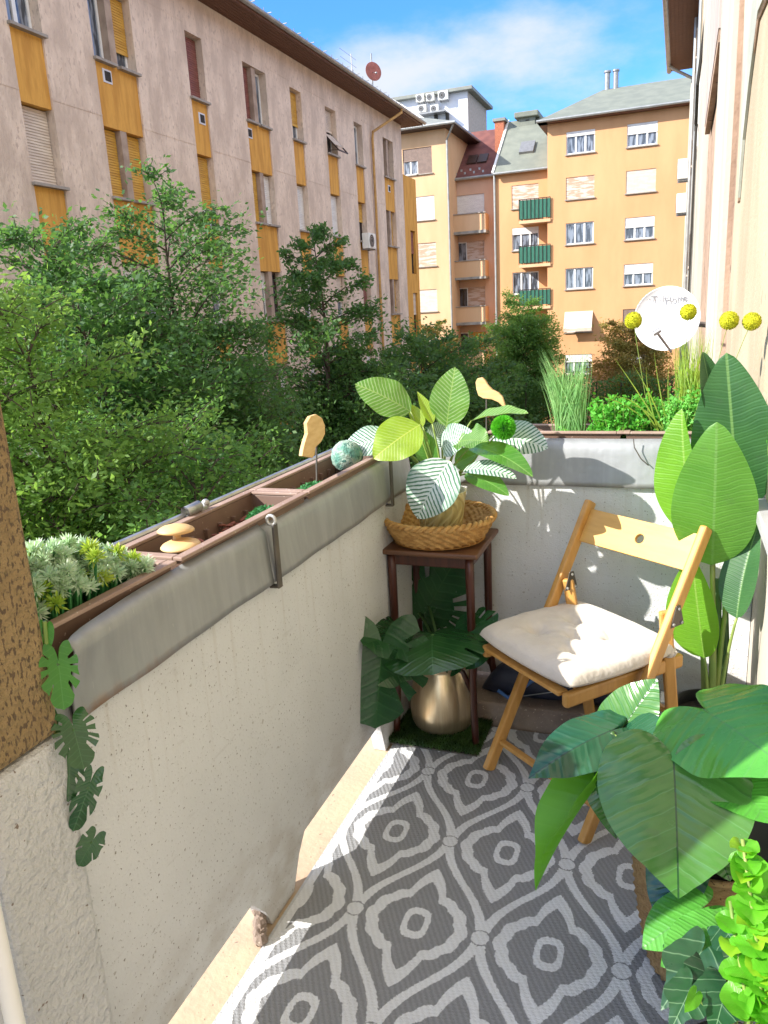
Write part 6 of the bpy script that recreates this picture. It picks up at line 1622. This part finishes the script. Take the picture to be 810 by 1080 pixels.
def herb(label, foot, w_, d_, h, n, m, leaf=.016, seed=1, group='leafy herbs on the end parapet', shp=.5):
    rng = np.random.default_rng(seed); t = thing('leafy_herb', label, 'plant', foot, group); f = np.array(foot)
    s = MB(); P = []; D = []
    for k in range(n):
        e = f + np.array([rng.uniform(-w_, w_), rng.uniform(-d_, d_), h * rng.uniform(.45, 1)])
        b = f + np.array([(e[0] - f[0]) * .4, (e[1] - f[1]) * .4, 0])
        s.tube([b, (b + e) / 2 + rng.normal(size=3) * .006, e], [.0016, .0014, .001], 4, cap=False)
        for q in np.linspace(.25, 1, 9): c = b + (e - b) * q; P += [c + rng.normal(size=3) * .006 for _ in range(4)]
    P = np.array(P); C_ = P + unit(rng.normal(size=P.shape)) * leaf * .4
    A, B = cloud_leaves(rng, C_, leaf, .6, wr=shp * 1.3); s.build('stem', M['stalk'], t); leaf_cloud('foliage', m, t, C_, A, B)
q = at(652, 462, y=2.76)
herb('bushy bright green herb in the middle of the end parapet', (q.x, 2.76, FZ - .04), .10, .05, .165, 64, M['herb'], .019, 3)
q = at(718, 462, y=2.73)
herb('fresh light green herb in the right end box in front of the reed tuft', (q.x, 2.73, FZ - .04), .07, .03, .19, 44, M['herb2'], .017, 5)
q = at(690, 450, y=2.80); herb('grey green herb between the arching grass and the reed tuft', (q.x, 2.80, FZ - .04), .06, .03, .15, 30, M['herb'], .014, 7)
q = at(627, 466, y=2.73); herb('low small leaved herb at the foot of the left grass tuft', (q.x, 2.73, FZ - .03), .035, .02, .05, 14, M['herb'], .013, 9)
q = at(595, 463, y=2.72); herb('tiny fern like sprig at the left foot of the left grass tuft', (q.x, 2.72, FZ - .03), .008, .008, .055, 6, M['herb2'], .010, 11)
# yellow ball flowers
M['yellow'] = mat('yellow_fuzzy_flower', (.62, .60, .02), .9, (.45, .48, .01), 60, bump=1, bscale=260, bdist=.006)
for px, py, rpx, lab, fx in ((668, 338, 7.2, 'leftmost yellow ball flower, in front of the orange block', 690), (726, 329, 6.8, 'yellow ball flower in front of the white dish', 722), (769, 338, 7.6, 'yellow ball flower in front of the brown render, third from the left', 742), (793, 339, 7.3, 'rightmost yellow ball flower, against the cream wall', 748)):
    y = 2.72; q = at(px, py, y=y); f = Vector((at(fx, 460, y=y).x, y + .02, FZ - .04))
    t = thing('ball_flower', lab, 'flower', f, 'yellow ball flowers on wire stems')
    r = rpx * 2.95 / F_PX
    p = MB(); p.ball(q, r, 28, 18, fn=lambda d: 1 + .05 * noise.noise(d * 14 + Vector((px, 0, 0))), sc=(1, 1, .93)); p.build('flower_head', M['yellow'], t, smooth=True)
    d = unit(rng.normal(size=(900, 3))); B = unit(np.cross(d, rng.normal(size=d.shape)))
    leaf_cloud('florets', M['yellow'], t, np.array(q) + d * r * 1.02, d * .0022, B * .0014)
    p = MB(); p.tube(bez(f, f.lerp(q, .5) + Vector((-.01, 0, .03)), q, 8), .0011, 5); p.build('stem', M['stalk'], t)
# driftwood / seed head behind the striped leaf and the sprig at the right edge
q = at(566, 461, y=2.76); p = MB(); p.ball(q, .034, 20, 14, fn=lambda d: 1 + .12 * noise.noise(d * 6), sc=(1.1, .8, .6)); tag(p.build('dried_ball', mat('dried_brown_fibre', (.36, .22, .10), .95, (.26, .15, .06), 30, bump=1, bscale=90), smooth=True, loc=q), 'dried brown fibre ball at the left end of the end parapet', 'dried ball')
q = at(806, 500, y=2.5)
t = thing('conifer_sprig', 'feathery green sprig hanging at the right edge on the cream wall', 'plant', (OX - .008, 2.33, q.z))
P = []; s = MB()
for k in range(9):
    a = Vector((OX - .008, 2.33, at(806, 500, y=2.4).z)); e = Vector((OX - .008 - .003 * (k % 3), 2.33 + .007 * (k - 4), at(805, 440 + 3 * (k % 4), y=2.4).z))
    s.tube([a, a.lerp(e, .5) + Vector((-.008, 0, 0)), e], .0012, 4, cap=False)
    for f in np.linspace(.1, 1, 26): c = a.lerp(e, f); P += [np.array(c) + np.random.default_rng(k * 31 + int(f * 100) + j).normal(size=3) * .004 for j in range(3)]
P = np.array(P); A, B = cloud_leaves(rng, P, .012, .8, wr=.2); leaf_cloud('foliage', M['herb'], t, P, A, B); s.build('stem', M['stalk'], t)
